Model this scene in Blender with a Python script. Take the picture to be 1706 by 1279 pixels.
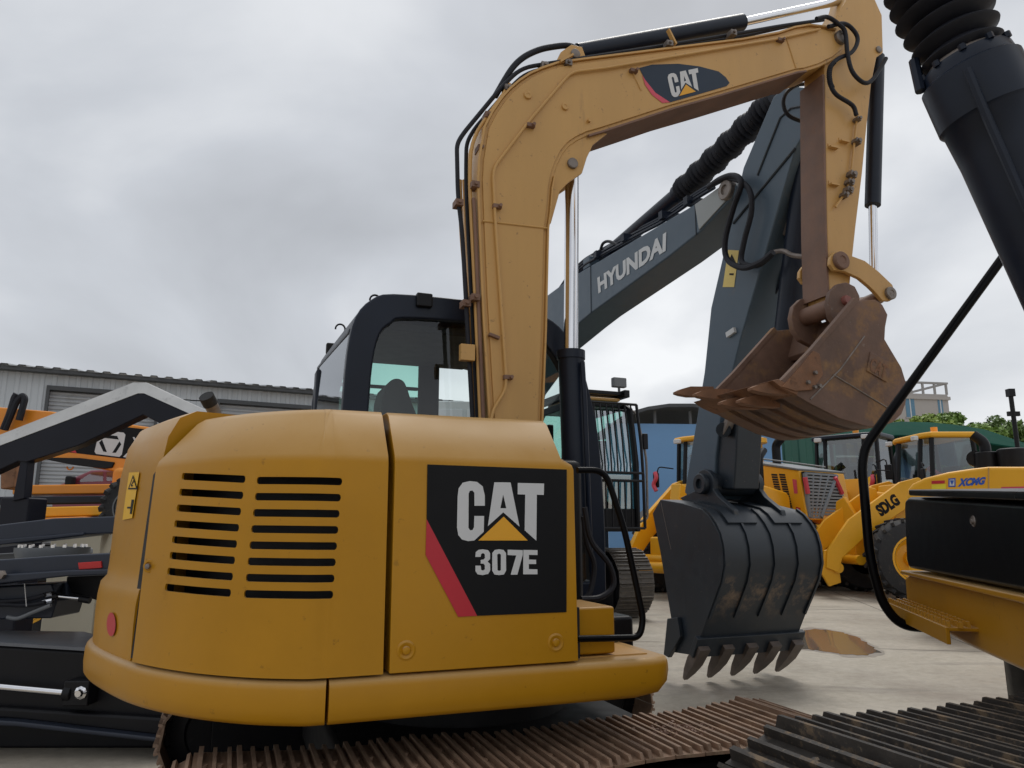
import bpy, bmesh, math, random
from mathutils import Vector, Matrix, noise
random.seed(7)
scene = bpy.context.scene
for o in list(bpy.data.objects): bpy.data.objects.remove(o)
R = math.radians

# ---------------------------------------------------------------- camera
FPX, HORIZON, CAMH, CX, CY = 1232.0, 880.0, 1.4, 853.0, 639.5     # photo is 1706 x 1279
PITCH = math.atan((HORIZON - CY) / FPX)
cd = bpy.data.cameras.new('camera'); cam = bpy.data.objects.new('camera', cd)
scene.collection.objects.link(cam)
cam.location = (0, 0, CAMH); cam.rotation_euler = (math.pi/2 + PITCH, 0, 0)
cd.sensor_width = 36; cd.lens = 36 * FPX / 1706; cd.clip_start = .05; cd.clip_end = 3000
scene.camera = cam
scene.render.resolution_x = 1024; scene.render.resolution_y = 768

# ---------------------------------------------------------------- sky, sun, exposure
SUN_EL, SUN_AZ = R(60), R(25)
w = bpy.data.worlds.new('World'); scene.world = w; w.use_nodes = True
nt = w.node_tree; nt.nodes.clear()
def wn(t, **k):
    n = nt.nodes.new(t)
    for a, b in k.items(): setattr(n, a, b)
    return n
def wl(a, b): nt.links.new(a, b)
out = wn('ShaderNodeOutputWorld'); bg = wn('ShaderNodeBackground'); bg.inputs[1].default_value = .1
sky = wn('ShaderNodeTexSky', sky_type='NISHITA'); sky.sun_disc = False
sky.sun_elevation = SUN_EL; sky.sun_rotation = SUN_AZ; sky.dust_density = 3
tc = wn('ShaderNodeTexCoord'); sep = wn('ShaderNodeSeparateXYZ'); wl(tc.outputs['Generated'], sep.inputs[0])
mx = wn('ShaderNodeMath', operation='MAXIMUM'); wl(sep.outputs[2], mx.inputs[0]); mx.inputs[1].default_value = 0
ad = wn('ShaderNodeMath', operation='ADD'); wl(mx.outputs[0], ad.inputs[0]); ad.inputs[1].default_value = .5
dx = wn('ShaderNodeMath', operation='DIVIDE'); wl(sep.outputs[0], dx.inputs[0]); wl(ad.outputs[0], dx.inputs[1])
dy = wn('ShaderNodeMath', operation='DIVIDE'); wl(sep.outputs[1], dy.inputs[0]); wl(ad.outputs[0], dy.inputs[1])
cmb = wn('ShaderNodeCombineXYZ'); wl(dx.outputs[0], cmb.inputs[0]); wl(dy.outputs[0], cmb.inputs[1])
n1 = wn('ShaderNodeTexNoise'); n1.inputs['Scale'].default_value = 1.7; n1.inputs['Detail'].default_value = 7
n1.inputs['Roughness'].default_value = .46; n1.inputs['Distortion'].default_value = .35
mp = wn('ShaderNodeMapping'); mp.inputs['Location'].default_value = (3.1, 1.7, 0)
wl(cmb.outputs[0], mp.inputs[0]); wl(mp.outputs[0], n1.inputs['Vector'])
cr = wn('ShaderNodeValToRGB')
e = cr.color_ramp.elements
e[0].position = .30; e[0].color = (.43, .447, .475, 1)
e[1].position = .68; e[1].color = (.92, .935, .95, 1)
m_ = cr.color_ramp.elements.new(.47); m_.color = (.585, .61, .65, 1)
wl(n1.outputs[0], cr.inputs[0])
sc = wn('ShaderNodeVectorMath', operation='SCALE'); sc.inputs['Scale'].default_value = 10.5; wl(cr.outputs[0], sc.inputs[0])
mixs = wn('ShaderNodeMix', data_type='RGBA'); mixs.inputs[0].default_value = .93
wl(sky.outputs[0], mixs.inputs[6]); wl(sc.outputs[0], mixs.inputs[7])
wl(mixs.outputs[2], bg.inputs[0]); wl(bg.outputs[0], out.inputs[0])

sd = bpy.data.lights.new('sun', 'SUN'); sd.energy = 1.4; sd.angle = R(24); sd.color = (1, .97, .92)
so = bpy.data.objects.new('sun', sd); scene.collection.objects.link(so)
sdir = Vector((math.sin(SUN_AZ)*math.cos(SUN_EL), math.cos(SUN_AZ)*math.cos(SUN_EL), math.sin(SUN_EL)))
so.rotation_euler = sdir.to_track_quat('Z', 'Y').to_euler(); so.location = (0, 0, 30)
vs = scene.view_settings; vs.view_transform = 'Standard'; vs.look = 'None'; vs.exposure = 0; vs.gamma = 1
vs.use_curve_mapping = False

# ---------------------------------------------------------------- measuring helpers
_sp, _cp = math.sin(PITCH), math.cos(PITCH)
def ray(px, py):
    x = (px-CX)/FPX; y = -(py-CY)/FPX
    return (x, _cp - y*_sp, _sp + y*_cp)
def at_z(px, py, z):
    r = ray(px, py); t = (z-CAMH)/r[2]; return (r[0]*t, r[1]*t, z)
def at_y(px, py, Y):
    r = ray(px, py); t = Y/r[1]; return (r[0]*t, Y, CAMH + r[2]*t)
class Frame:
    """a vertical-axis frame: u forward, w to the left, z up"""
    def __init__(s, ox, oy, deg):
        s.o = (ox, oy); s.deg = deg; a = R(deg)
        s.u = (math.cos(a), math.sin(a)); s.w = (-math.sin(a), math.cos(a))
    def W(s, u, w, z): return (s.o[0]+u*s.u[0]+w*s.w[0], s.o[1]+u*s.u[1]+w*s.w[1], z)
    def L(s, p):
        dx, dy = p[0]-s.o[0], p[1]-s.o[1]
        return (dx*s.u[0]+dy*s.u[1], dx*s.w[0]+dy*s.w[1], p[2])
    def _pl(s, px, py, n, c):
        r = ray(px, py); c += s.o[0]*n[0]+s.o[1]*n[1]
        t = c/(r[0]*n[0]+r[1]*n[1]); return s.L((r[0]*t, r[1]*t, CAMH+r[2]*t))
    def onw(s, px, py, w): return s._pl(px, py, s.w, w)
    def onu(s, px, py, u): return s._pl(px, py, s.u, u)
    def onz(s, px, py, z): return s.L(at_z(px, py, z))
    def uz(s, pts, w): return [(q[0], q[2]) for q in (s.onw(px, py, w) for px, py in pts)]

# ---------------------------------------------------------------- mesh helpers
def smooth_path(pts, n=6, closed=False):
    P = [Vector(p) for p in pts]; out = []
    N = len(P)
    for i in range(N if closed else N-1):
        p0 = P[(i-1) % N] if (closed or i > 0) else P[0]*2-P[1]
        p1 = P[i]; p2 = P[(i+1) % N]
        p3 = P[(i+2) % N] if (closed or i+2 < N) else P[-1]*2-P[-2]
        for k in range(n):
            t = k/n
            out.append(.5*((2*p1)+(p2-p0)*t+(2*p0-5*p1+4*p2-p3)*t*t+(3*p1-p0-3*p2+p3)*t**3))
    if not closed: out.append(P[-1].copy())
    return out
def round_path(pts, r, n=5):
    """polyline with its inner corners rounded at radius about r"""
    P = [Vector(p) for p in pts]; out = [P[0]]
    for i in range(1, len(P)-1):
        a, b, c = P[i-1], P[i], P[i+1]
        d1 = (a-b); d2 = (c-b); l = min(r, d1.length*.48, d2.length*.48)
        s, e_ = b+d1.normalized()*l, b+d2.normalized()*l
        for k in range(n+1):
            t = k/n; out.append(s*(1-t)**2 + b*2*t*(1-t) + e_*t*t)
    out.append(P[-1]); return out
class MB:
    def __init__(s): s.v = []; s.f = []
    def add(s, vs, fs):
        b = len(s.v); s.v += [tuple(v) for v in vs]; s.f += [tuple(b+i for i in f) for f in fs]; return s
    def box(s, c, d, rot=None):
        x, y, z = d[0]/2, d[1]/2, d[2]/2
        vs = [Vector((a*x, b*y, e*z)) for a in (-1, 1) for b in (-1, 1) for e in (-1, 1)]
        if rot is not None: vs = [rot @ q for q in vs]
        c = Vector(c)
        return s.add([q+c for q in vs], [(0,1,3,2),(4,6,7,5),(0,4,5,1),(2,3,7,6),(0,2,6,4),(1,5,7,3)])
    def bounds(s, a, b):
        return s.box([(a[i]+b[i])/2 for i in range(3)], [abs(b[i]-a[i]) for i in range(3)])
    def loft(s, rings, caps=True, closed=True):
        b = len(s.v); n = len(rings[0])
        for r in rings: s.v += [tuple(p) for p in r]
        m = n if closed else n-1
        for i in range(len(rings)-1):
            for j in range(m):
                k = (j+1) % n
                s.f.append((b+i*n+j, b+i*n+k, b+(i+1)*n+k, b+(i+1)*n+j))
        if caps and closed:
            s.f.append(tuple(b+j for j in range(n))[::-1]); s.f.append(tuple(b+(len(rings)-1)*n+j for j in range(n)))
        return s
    def prism(s, uz, w0, w1):               # outline in the u-z plane, thick along w
        return s.loft([[(u, w0, z) for u, z in uz], [(u, w1, z) for u, z in uz]])
    def prism_wz(s, wz, u0, u1):
        return s.loft([[(u0, a, z) for a, z in wz], [(u1, a, z) for a, z in wz]])
    def plan(s, uw, z0, z1):
        return s.loft([[(a, b, z0) for a, b in uw], [(a, b, z1) for a, b in uw]])
    def frame(s, outer, inner, w0, w1):     # a plate with an opening, both outlines with as many points
        n = len(outer); b = len(s.v)
        for w_ in (w0, w1):
            s.v += [(u, w_, z) for u, z in outer] + [(u, w_, z) for u, z in inner]
        for j in range(n):
            k = (j+1) % n; o2 = 2*n
            s.f += [(b+j, b+k, b+n+k, b+n+j), (b+o2+j, b+o2+n+j, b+o2+n+k, b+o2+k),
                    (b+j, b+o2+j, b+o2+k, b+k), (b+n+j, b+n+k, b+o2+n+k, b+o2+n+j)]
        return s
    def cyl(s, p0, p1, r0, r1=None, n=16):
        p0, p1 = Vector(p0), Vector(p1); r1 = r0 if r1 is None else r1
        q = (p1-p0).to_track_quat('Z', 'Y')
        def ring(c, r): return [c + q @ Vector((r*math.cos(2*math.pi*i/n), r*math.sin(2*math.pi*i/n), 0)) for i in range(n)]
        return s.loft([ring(p0, r0), ring(p1, r1)])
    def turn(s, p0, axis, prof, n=20):      # lathe: prof = [(distance along axis, radius)]
        p0 = Vector(p0); axis = Vector(axis).normalized(); q = axis.to_track_quat('Z', 'Y')
        rings = []
        for h, r in prof:
            rings.append([p0+axis*h+q @ Vector((r*math.cos(2*math.pi*i/n), r*math.sin(2*math.pi*i/n), 0)) for i in range(n)])
        return s.loft(rings)
    def tube(s, pts, r, n=8):
        P = [Vector(p) for p in pts]; rings = []
        t = (P[1]-P[0]).normalized(); q = t.to_track_quat('Z', 'Y')
        for i, p in enumerate(P):
            if i == 0: d = P[1]-P[0]
            elif i == len(P)-1: d = P[-1]-P[-2]
            else: d = P[i+1]-P[i-1]
            d.normalize(); q = t.rotation_difference(d) @ q; t = d
            rr = r[i] if isinstance(r, (list, tuple)) else r
            rings.append([p + q @ Vector((rr*math.cos(2*math.pi*k/n), rr*math.sin(2*math.pi*k/n), 0)) for k in range(n)])
        return s.loft(rings)
    def flat(s, pts): return s.add(pts, [tuple(range(len(pts)))])
    def mesh(s, name, mat, angle=38):
        me = bpy.data.meshes.new(name); me.from_pydata(s.v, [], s.f)
        bm = bmesh.new(); bm.from_mesh(me); bmesh.ops.recalc_face_normals(bm, faces=bm.faces); bm.to_mesh(me); bm.free()
        if angle: me.shade_smooth(); me.set_sharp_from_angle(angle=R(angle))
        me.materials.append(mat); return me
    def build(s, name, mat, parent=None, bevel=0, seg=2, angle=38):
        o = bpy.data.objects.new(name, s.mesh(name, mat, 0 if bevel else angle))
        scene.collection.objects.link(o); o.parent = parent
        if bevel:
            for p in o.data.polygons: p.use_smooth = True
            b = o.modifiers.new('bevel', 'BEVEL'); b.width = bevel; b.segments = seg; b.limit_method = 'ANGLE'
            b.angle_limit = R(32); b.harden_normals = True
        return o
def tag(o, label, cat, group=None):
    o['label'] = label; o['category'] = cat
    if group: o['group'] = group
    return o
def struct(o): o['kind'] = 'structure'; return o
def thing(name, fr, label, cat, group=None, z=0):
    o = bpy.data.objects.new(name, None); scene.collection.objects.link(o); o.empty_display_size = .3
    o.location = (fr.o[0], fr.o[1], z); o.rotation_euler = (0, 0, R(fr.deg))
    return tag(o, label, cat, group)
def inst(src, parent, loc=(0,0,0), rot=(0,0,0), scale=None, name=None):
    o = src.copy(); scene.collection.objects.link(o); o.parent = parent; o.location = loc; o.rotation_euler = rot
    if scale: o.scale = scale
    if name: o.name = name
    return o
def link(name, me, parent, loc=(0,0,0), rot=(0,0,0)):
    o = bpy.data.objects.new(name, me); scene.collection.objects.link(o); o.parent = parent
    o.location = loc; o.rotation_euler = rot; return o
def text_polys(txt, bold=.02, shear=0):
    """the letters as flat faces, scaled to height 1 and width 1"""
    c = bpy.data.curves.new('t', 'FONT'); c.body = txt; c.offset = bold; c.shear = shear; c.resolution_u = 3
    o = bpy.data.objects.new('t', c); scene.collection.objects.link(o)
    dg = bpy.context.evaluated_depsgraph_get(); me = bpy.data.meshes.new_from_object(o.evaluated_get(dg))
    vs = [v.co.copy() for v in me.vertices]; fs = [tuple(p.vertices) for p in me.polygons]
    bpy.data.objects.remove(o); bpy.data.meshes.remove(me); bpy.data.curves.remove(c)
    x0 = min(v.x for v in vs); x1 = max(v.x for v in vs); y0 = min(v.y for v in vs); y1 = max(v.y for v in vs)
    return [((v.x-x0)/(x1-x0), (v.y-y0)/(y1-y0)) for v in vs], fs
def quad_map(tl, tr, br, bl):
    def f(x, y):
        return ((1-x)*(1-y)*bl[0]+x*(1-y)*br[0]+x*y*tr[0]+(1-x)*y*tl[0],
                (1-x)*(1-y)*bl[1]+x*(1-y)*br[1]+x*y*tr[1]+(1-x)*y*tl[1])
    return f
def lettering(name, txt, quad, put, mat, parent, bold=.02, shear=0):
    """quad: four picture corners tl,tr,br,bl of the writing; put(px,py) places them on the thing's surface"""
    vs, fs = text_polys(txt, bold, shear); q = [put(*p) for p in quad]; Q = [Vector(p) for p in q]
    pts = [Q[3]*(1-x)*(1-y)+Q[2]*x*(1-y)+Q[1]*x*y+Q[0]*(1-x)*y for x, y in vs]
    return MB().add(pts, fs).build(name, mat, parent, angle=0)

# ---------------------------------------------------------------- materials
MATS = {}
def mat_nodes(name):
    m = bpy.data.materials.new(name); m.use_nodes = True; t = m.node_tree
    return m, t, t.nodes['Principled BSDF']
def paint(name, col, rough=.45, var=.12, dirt=0, dirtcol=(.12,.08,.05), metal=0, scale=3, bump=0, bscale=60, coat=0,
          scratch=0, scratchcol=(.2,.2,.2), streak=False, spec=.5, toplight=0, toplightcol=(.42,.33,.22)):
    m, t, b = mat_nodes(name); N = t.nodes.new; L = t.links.new
    tc = N('ShaderNodeTexCoord'); src = tc.outputs['Object']
    if streak:
        mp = N('ShaderNodeMapping'); mp.inputs['Scale'].default_value = (1, 1, .18); L(src, mp.inputs[0]); src2 = mp.outputs[0]
    else: src2 = src
    n1 = N('ShaderNodeTexNoise'); n1.inputs['Scale'].default_value = scale; n1.inputs['Detail'].default_value = 6
    n1.inputs['Roughness'].default_value = .65; L(src2, n1.inputs['Vector'])
    hi = tuple(min(1, c*(1+var)) for c in col)+(1,); lo = tuple(c*(1-var) for c in col)+(1,)
    r1 = N('ShaderNodeValToRGB'); r1.color_ramp.elements[0].color = lo; r1.color_ramp.elements[1].color = hi
    r1.color_ramp.elements[0].position = .3; r1.color_ramp.elements[1].position = .7
    L(n1.outputs[0], r1.inputs[0]); cur = r1.outputs[0]
    def layer(cur, amount, colr, sc, det, width=.12, vec=src2):
        n = N('ShaderNodeTexNoise'); n.inputs['Scale'].default_value = sc; n.inputs['Detail'].default_value = det
        n.inputs['Roughness'].default_value = .7; L(vec, n.inputs['Vector'])
        k = N('ShaderNodeMapRange'); k.inputs[1].default_value = .66-amount*.3; k.inputs[2].default_value = .66-amount*.3+width
        k.inputs[3].default_value = 0; k.inputs[4].default_value = min(1, .45+amount); L(n.outputs[0], k.inputs[0])
        mx = N('ShaderNodeMix'); mx.data_type = 'RGBA'; L(k.outputs[0], mx.inputs[0]); L(cur, mx.inputs[6]); mx.inputs[7].default_value = (*colr, 1)
        return mx.outputs[2], k.outputs[0]
    rin = None
    if dirt: cur, rin = layer(cur, dirt, dirtcol, scale*1.7, 9)
    if scratch: cur, _ = layer(cur, scratch, scratchcol, scale*9, 4, .05, src)
    if toplight:                                   # pale top highlight painted in as dusty tan on faces that look up
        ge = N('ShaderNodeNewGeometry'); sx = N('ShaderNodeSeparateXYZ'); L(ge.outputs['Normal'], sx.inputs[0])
        dk = N('ShaderNodeMapRange'); dk.interpolation_type = 'SMOOTHSTEP'; L(sx.outputs[2], dk.inputs[0]); dk.inputs[1].default_value = .15; dk.inputs[2].default_value = .85; dk.inputs[4].default_value = toplight
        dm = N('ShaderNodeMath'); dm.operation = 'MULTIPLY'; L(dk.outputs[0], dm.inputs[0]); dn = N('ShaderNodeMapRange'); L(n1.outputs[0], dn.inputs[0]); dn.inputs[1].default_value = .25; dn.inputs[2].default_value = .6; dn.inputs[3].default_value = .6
        L(dn.outputs[0], dm.inputs[1]); mx = N('ShaderNodeMix'); mx.data_type = 'RGBA'; L(dm.outputs[0], mx.inputs[0]); L(cur, mx.inputs[6]); mx.inputs[7].default_value = (*toplightcol, 1); cur = mx.outputs[2]
    L(cur, b.inputs['Base Color'])
    n3 = N('ShaderNodeTexNoise'); n3.inputs['Scale'].default_value = scale*4; n3.inputs['Detail'].default_value = 5; L(src, n3.inputs['Vector'])
    k = N('ShaderNodeMapRange'); k.inputs[3].default_value = max(.03, rough*.78); k.inputs[4].default_value = min(1, rough*1.25)
    L(n3.outputs[0], k.inputs[0])
    if rin is not None:
        a = N('ShaderNodeMath'); a.operation = 'MULTIPLY_ADD'; L(rin, a.inputs[0]); a.inputs[1].default_value = .35; L(k.outputs[0], a.inputs[2])
        a.use_clamp = True; L(a.outputs[0], b.inputs['Roughness'])
    else: L(k.outputs[0], b.inputs['Roughness'])
    b.inputs['Metallic'].default_value = metal; b.inputs['Coat Weight'].default_value = coat; b.inputs['Coat Roughness'].default_value = .12
    b.inputs['Specular IOR Level'].default_value = spec
    if bump:
        n4 = N('ShaderNodeTexNoise'); n4.inputs['Scale'].default_value = bscale; n4.inputs['Detail'].default_value = 6; L(src, n4.inputs['Vector'])
        bp = N('ShaderNodeBump'); bp.inputs['Strength'].default_value = bump; bp.inputs['Distance'].default_value = .004
        L(n4.outputs[0], bp.inputs['Height']); L(bp.outputs[0], b.inputs['Normal'])
    MATS[name] = m; return m
def glass(name, tint=(.8,.9,.88), refl=.5, rough=.03):
    m, t, b = mat_nodes(name); N = t.nodes.new; L = t.links.new; t.nodes.remove(b)
    o = t.nodes['Material Output']; tr = N('ShaderNodeBsdfTransparent'); tr.inputs[0].default_value = (*tint, 1)
    g = N('ShaderNodeBsdfGlossy'); g.inputs['Roughness'].default_value = rough; g.inputs[0].default_value = (.95, .97, 1, 1)
    lw = N('ShaderNodeLayerWeight'); lw.inputs[0].default_value = .5
    pw = N('ShaderNodeMath'); pw.operation = 'POWER'; L(lw.outputs['Facing'], pw.inputs[0]); pw.inputs[1].default_value = 4
    k = N('ShaderNodeMath'); k.operation = 'MULTIPLY_ADD'; L(pw.outputs[0], k.inputs[0]); k.inputs[1].default_value = .75; k.inputs[2].default_value = refl
    k.use_clamp = True
    mx = N('ShaderNodeMixShader'); L(k.outputs[0], mx.inputs[0]); L(tr.outputs[0], mx.inputs[1]); L(g.outputs[0], mx.inputs[2])
    L(mx.outputs[0], o.inputs[0]); MATS[name] = m; return m

YEL = paint('excavator_yellow', (.46,.215,.008), .36, .07, .10, (.28,.125,.008), scale=2.2, scratch=.03, scratchcol=(.22,.10,.01), spec=.26, toplight=.6, toplightcol=(.50,.36,.20), bump=.10, bscale=7)  # pale tan on upward faces paints the hood's bright top highlight
YELB = paint('boom_yellow', (.56,.32,.10), .42, .08, .16, (.28,.17,.09), scale=2.5, scratch=.05, scratchcol=(.16,.08,.04), streak=True)
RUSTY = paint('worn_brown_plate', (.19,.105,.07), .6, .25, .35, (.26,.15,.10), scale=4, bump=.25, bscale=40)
BUCK = paint('rusty_bucket_steel', (.165,.098,.070), .6, .4, .48, (.29,.17,.085), scale=2.4, bump=.4, bscale=30, scratch=.06, scratchcol=(.26,.21,.17), spec=.35)
BUCKO = paint('orange_rust_lip', (.23,.11,.055), .7, .3, .4, (.11,.062,.045), scale=6, bump=.6, bscale=45)
TRKR = paint('rusty_track_steel', (.28,.18,.12), .6, .35, .38, (.40,.29,.19), scale=7, bump=.45, bscale=60)
TRKD = paint('dark_track_steel', (.045,.040,.036), .5, .35, .42, (.19,.135,.085), scale=9, bump=.35, bscale=60, scratch=.12, scratchcol=(.2,.16,.11), spec=.35)
BLK = paint('black_paint', (.007,.007,.009), .42, .2, .10, (.035,.03,.028), scale=5, spec=.25)
BLKG = paint('gloss_black_paint', (.003,.003,.004), .3, .1, .04, (.009,.009,.009), scale=3, spec=.12)
CYLB = paint('navy_black_cylinder_paint', (.008,.013,.026), .38, .2, .10, (.03,.034,.04), scale=4, spec=.3)
RUB = paint('hose_rubber', (.012,.013,.019), .55, .2, .2, (.05,.042,.036), scale=15, spec=.3)
CHROME = paint('chrome_rod', (.78,.78,.80), .12, .04, metal=1, scale=4)
STEEL = paint('worn_steel', (.22,.19,.17), .5, .25, .3, (.12,.08,.06), metal=.6, scale=12)
HYG = paint('slate_grey_paint', (.062,.095,.13), .42, .06, .12, (.15,.14,.13), scale=2.5)
HYD = paint('dark_slate_bucket_paint', (.016,.023,.032), .42, .2, .15, (.09,.075,.055), scale=3, scratch=.08, scratchcol=(.10,.09,.08))
WHT = paint('white_print', (.62,.62,.62), .5, .03)
WHB = paint('white_boom_print', (.60,.62,.63), .5, .05)
DBLK = paint('black_print', (.006,.006,.007), .5, .05, spec=.2)
DBLU = paint('faded_black_print', (.022,.036,.06), .45, .1, scale=4, spec=.3)
DRED = paint('red_print', (.50,.015,.03), .4, .06)
DPNK = paint('faded_red_print', (.62,.07,.11), .45, .06)
DORA = paint('orange_print', (.80,.38,.015), .45, .03)
STK = paint('yellow_sticker', (.82,.46,.01), .4, .03)
INT = paint('dark_interior', (.008,.008,.009), .7, .1)
SEAT = paint('seat_fabric', (.03,.035,.035), .8, .1)
GLS = glass('clear_cab_glass', (.84,.92,.91), .05)
GLG = glass('green_tinted_glass', (.45,.78,.68), .06)
GLP = glass('pale_cab_glass', (.74,.86,.83), .16)
LOY = paint('loader_yellow', (.82,.40,.012), .38, .05, .05, (.4,.25,.08), scale=2)
GRY = paint('mid_grey_plastic', (.16,.17,.18), .5, .08)
ORA = paint('crane_orange', (.78,.27,.02), .4, .06, .05, (.3,.15,.05))
TYR = paint('tyre_rubber', (.022,.022,.024), .75, .2, .35, (.10,.085,.07), scale=6)
BLU = paint('blue_print', (.02,.09,.42), .45, .05)
AMB = paint('amber_beacon', (.9,.35,.02), .3, .05)
CAM_TXT = None

# ================================================================ the setting
def ground_mat():
    m, t, b = mat_nodes('stained_concrete'); N = t.nodes.new; L = t.links.new
    tc = N('ShaderNodeTexCoord'); src = tc.outputs['Object']
    def nz(sc, det, rough=.6, vec=src, dist=0):
        n = N('ShaderNodeTexNoise'); n.inputs['Scale'].default_value = sc; n.inputs['Detail'].default_value = det
        n.inputs['Roughness'].default_value = rough; n.inputs['Distortion'].default_value = dist; L(vec, n.inputs['Vector']); return n.outputs[0]
    def ramp(f, stops):
        r = N('ShaderNodeValToRGB'); L(f, r.inputs[0]); e = r.color_ramp.elements
        while len(e) < len(stops): e.new(.5)
        for x, (p, c) in zip(e, stops): x.position = p; x.color = (*c, 1)
        return r.outputs[0]
    def mix(f, a, c, mode='MIX'):
        x = N('ShaderNodeMix'); x.data_type = 'RGBA'; x.blend_type = mode; L(f, x.inputs[0]) if not isinstance(f, float) else setattr(x.inputs[0], 'default_value', f)
        L(a, x.inputs[6]); L(c, x.inputs[7]) if not isinstance(c, tuple) else setattr(x.inputs[7], 'default_value', (*c, 1)); return x.outputs[2]
    base = ramp(nz(.55, 8, .6, dist=.5), [(.3, (.31,.265,.215)), (.5, (.43,.385,.315)), (.72, (.53,.48,.40))])
    fine = ramp(nz(9, 8, .75), [(.3, (.72,.71,.69)), (.65, (1, 1, 1))])
    c = mix(1.0, base, fine, 'MULTIPLY')
    mp = N('ShaderNodeMapping'); mp.inputs['Scale'].default_value = (.35, 1.5, 1); mp.inputs['Rotation'].default_value = (0, 0, R(-14)); L(src, mp.inputs[0])
    st = N('ShaderNodeMapRange'); L(nz(1.1, 7, .65, mp.outputs[0], .4), st.inputs[0]); st.inputs[1].default_value = .54; st.inputs[2].default_value = .68
    st.inputs[3].default_value = 0; st.inputs[4].default_value = .6
    c = mix(st.outputs[0], c, (.19,.17,.145))
    sp = N('ShaderNodeMapRange'); L(nz(26, 3, .5), sp.inputs[0]); sp.inputs[1].default_value = .68; sp.inputs[2].default_value = .74; sp.inputs[4].default_value = .5
    c = mix(sp.outputs[0], c, (.13,.12,.10))
    L(c, b.inputs['Base Color'])
    rr = N('ShaderNodeMapRange'); L(nz(.9, 6), rr.inputs[0]); rr.inputs[1].default_value = .35; rr.inputs[2].default_value = .7
    rr.inputs[3].default_value = .5; rr.inputs[4].default_value = .92; L(rr.outputs[0], b.inputs['Roughness'])
    bp = N('ShaderNodeBump'); bp.inputs['Strength'].default_value = .5; bp.inputs['Distance'].default_value = .01; L(nz(40, 8, .7), bp.inputs['Height'])
    L(bp.outputs[0], b.inputs['Normal']); return m
gm = ground_mat()
gnd = struct(MB().flat([(-900,-300,0),(900,-300,0),(900,1500,0),(-900,1500,0)]).build('ground', gm, angle=0))
# shallow puddle beyond the dark bucket
wm, wt, wb = mat_nodes('puddle_water'); wb.inputs['Base Color'].default_value = (.16,.14,.115,1); wb.inputs['Roughness'].default_value = .04
wb.inputs['Specular IOR Level'].default_value = .55
pc = [at_z(x, y, .004) for x, y in [(1318,1062),(1352,1048),(1395,1052),(1425,1060),(1452,1076),(1462,1086),(1440,1091),(1405,1090),(1372,1084),(1335,1080),(1310,1074)]]
pc = smooth_path([(p[0], p[1], .004) for p in pc], 5, True)
struct(MB().flat([(p.x+random.uniform(-.035,.035), p.y+random.uniform(-.05,.05), .004) for p in pc]).build('puddle', wm, angle=0))
wet, wt2, wb2 = mat_nodes('damp_concrete'); wb2.inputs['Base Color'].default_value = (.30,.27,.23,1); wb2.inputs['Roughness'].default_value = .35
cxp = sum(p.x for p in pc)/len(pc); cyp = sum(p.y for p in pc)/len(pc)
struct(MB().flat([(cxp+(p.x-cxp)*1.1+random.uniform(-.03,.03), cyp+(p.y-cyp)*1.16+random.uniform(-.04,.04), .002) for p in pc]).build('damp_patch', wet, angle=0))

jm = paint('slab_joint_dirt', (.10,.09,.075), .9, .3, scale=6)
ca, sa = math.cos(R(-12)), math.sin(R(-12))
def jnt(a, b, wd=.011):
    P = [(x*ca-y*sa, x*sa+y*ca) for x, y in (a, b)]; d = Vector((P[1][0]-P[0][0], P[1][1]-P[0][1])).normalized(); n = Vector((-d.y, d.x)); m = MB(); L = []; Rr = []
    for k in range(25):
        t = k/24; c = Vector(P[0]).lerp(Vector(P[1]), t)+n*random.uniform(-.006,.006); w_ = wd*random.uniform(.6,1.3)
        L.append((c.x+n.x*w_, c.y+n.y*w_, .0012)); Rr.append((c.x-n.x*w_, c.y-n.y*w_, .0012))
    m.loft([L, Rr], caps=False, closed=False).build('slab_joint', jm, gnd, angle=0)
for k in range(5): jnt((-6, 5.4+k*4.5), (20, 5.4+k*4.5))
for k in range(6): jnt((-5.5+k*4.5, 2), (-5.5+k*4.5, 26))

# ================================================================ tracks (shared by all the excavators)
def shoe_mesh(pitch, width, mat, gh=.028, grousers=3, bolts=True):
    m = MB(); ov = pitch*.06
    m.bounds((-pitch/2-ov*.3, -width/2, -.012), (pitch/2-ov, width/2, 0))
    for k in range(grousers):
        x = -pitch*.40+k*pitch*.76/(grousers-1); t = .013 if k else .017; h = gh*(1 if k == 0 else .82)
        m.prism_wz([(-width/2+.004, -.002), (width/2-.004, -.002), (width/2-.016, h), (-width/2+.016, h)], x, x+t)
    if bolts:
        for x in (-pitch*.22, pitch*.17):
            for y in (-.08, .08): m.cyl((x, y, 0), (x, y, .012), .013, n=6)
    return m.mesh('track_shoe', mat, 0)
def track_loop(u0, u1, zt, zb, sag=.02):
    """outer path of the chain, list of (u,z), front and rear rounded"""
    r = (zt-zb)/2; zc = (zt+zb)/2; P = []
    for i in range(25):
        t = i/24; P.append((u0+r+(u1-u0-2*r)*t, zt-sag*math.sin(math.pi*t)-.012*math.sin(math.pi*3*t)**2))
    for i in range(1, 12): a = math.pi/2-math.pi*i/12; P.append((u1-r+r*math.cos(a), zc+r*math.sin(a)))
    for i in range(25): P.append((u1-r-(u1-u0-2*r)*i/24, zb))
    for i in range(1, 12): a = -math.pi/2-math.pi*i/12; P.append((u0+r+r*math.cos(a), zc+r*math.sin(a)))
    return P
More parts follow.
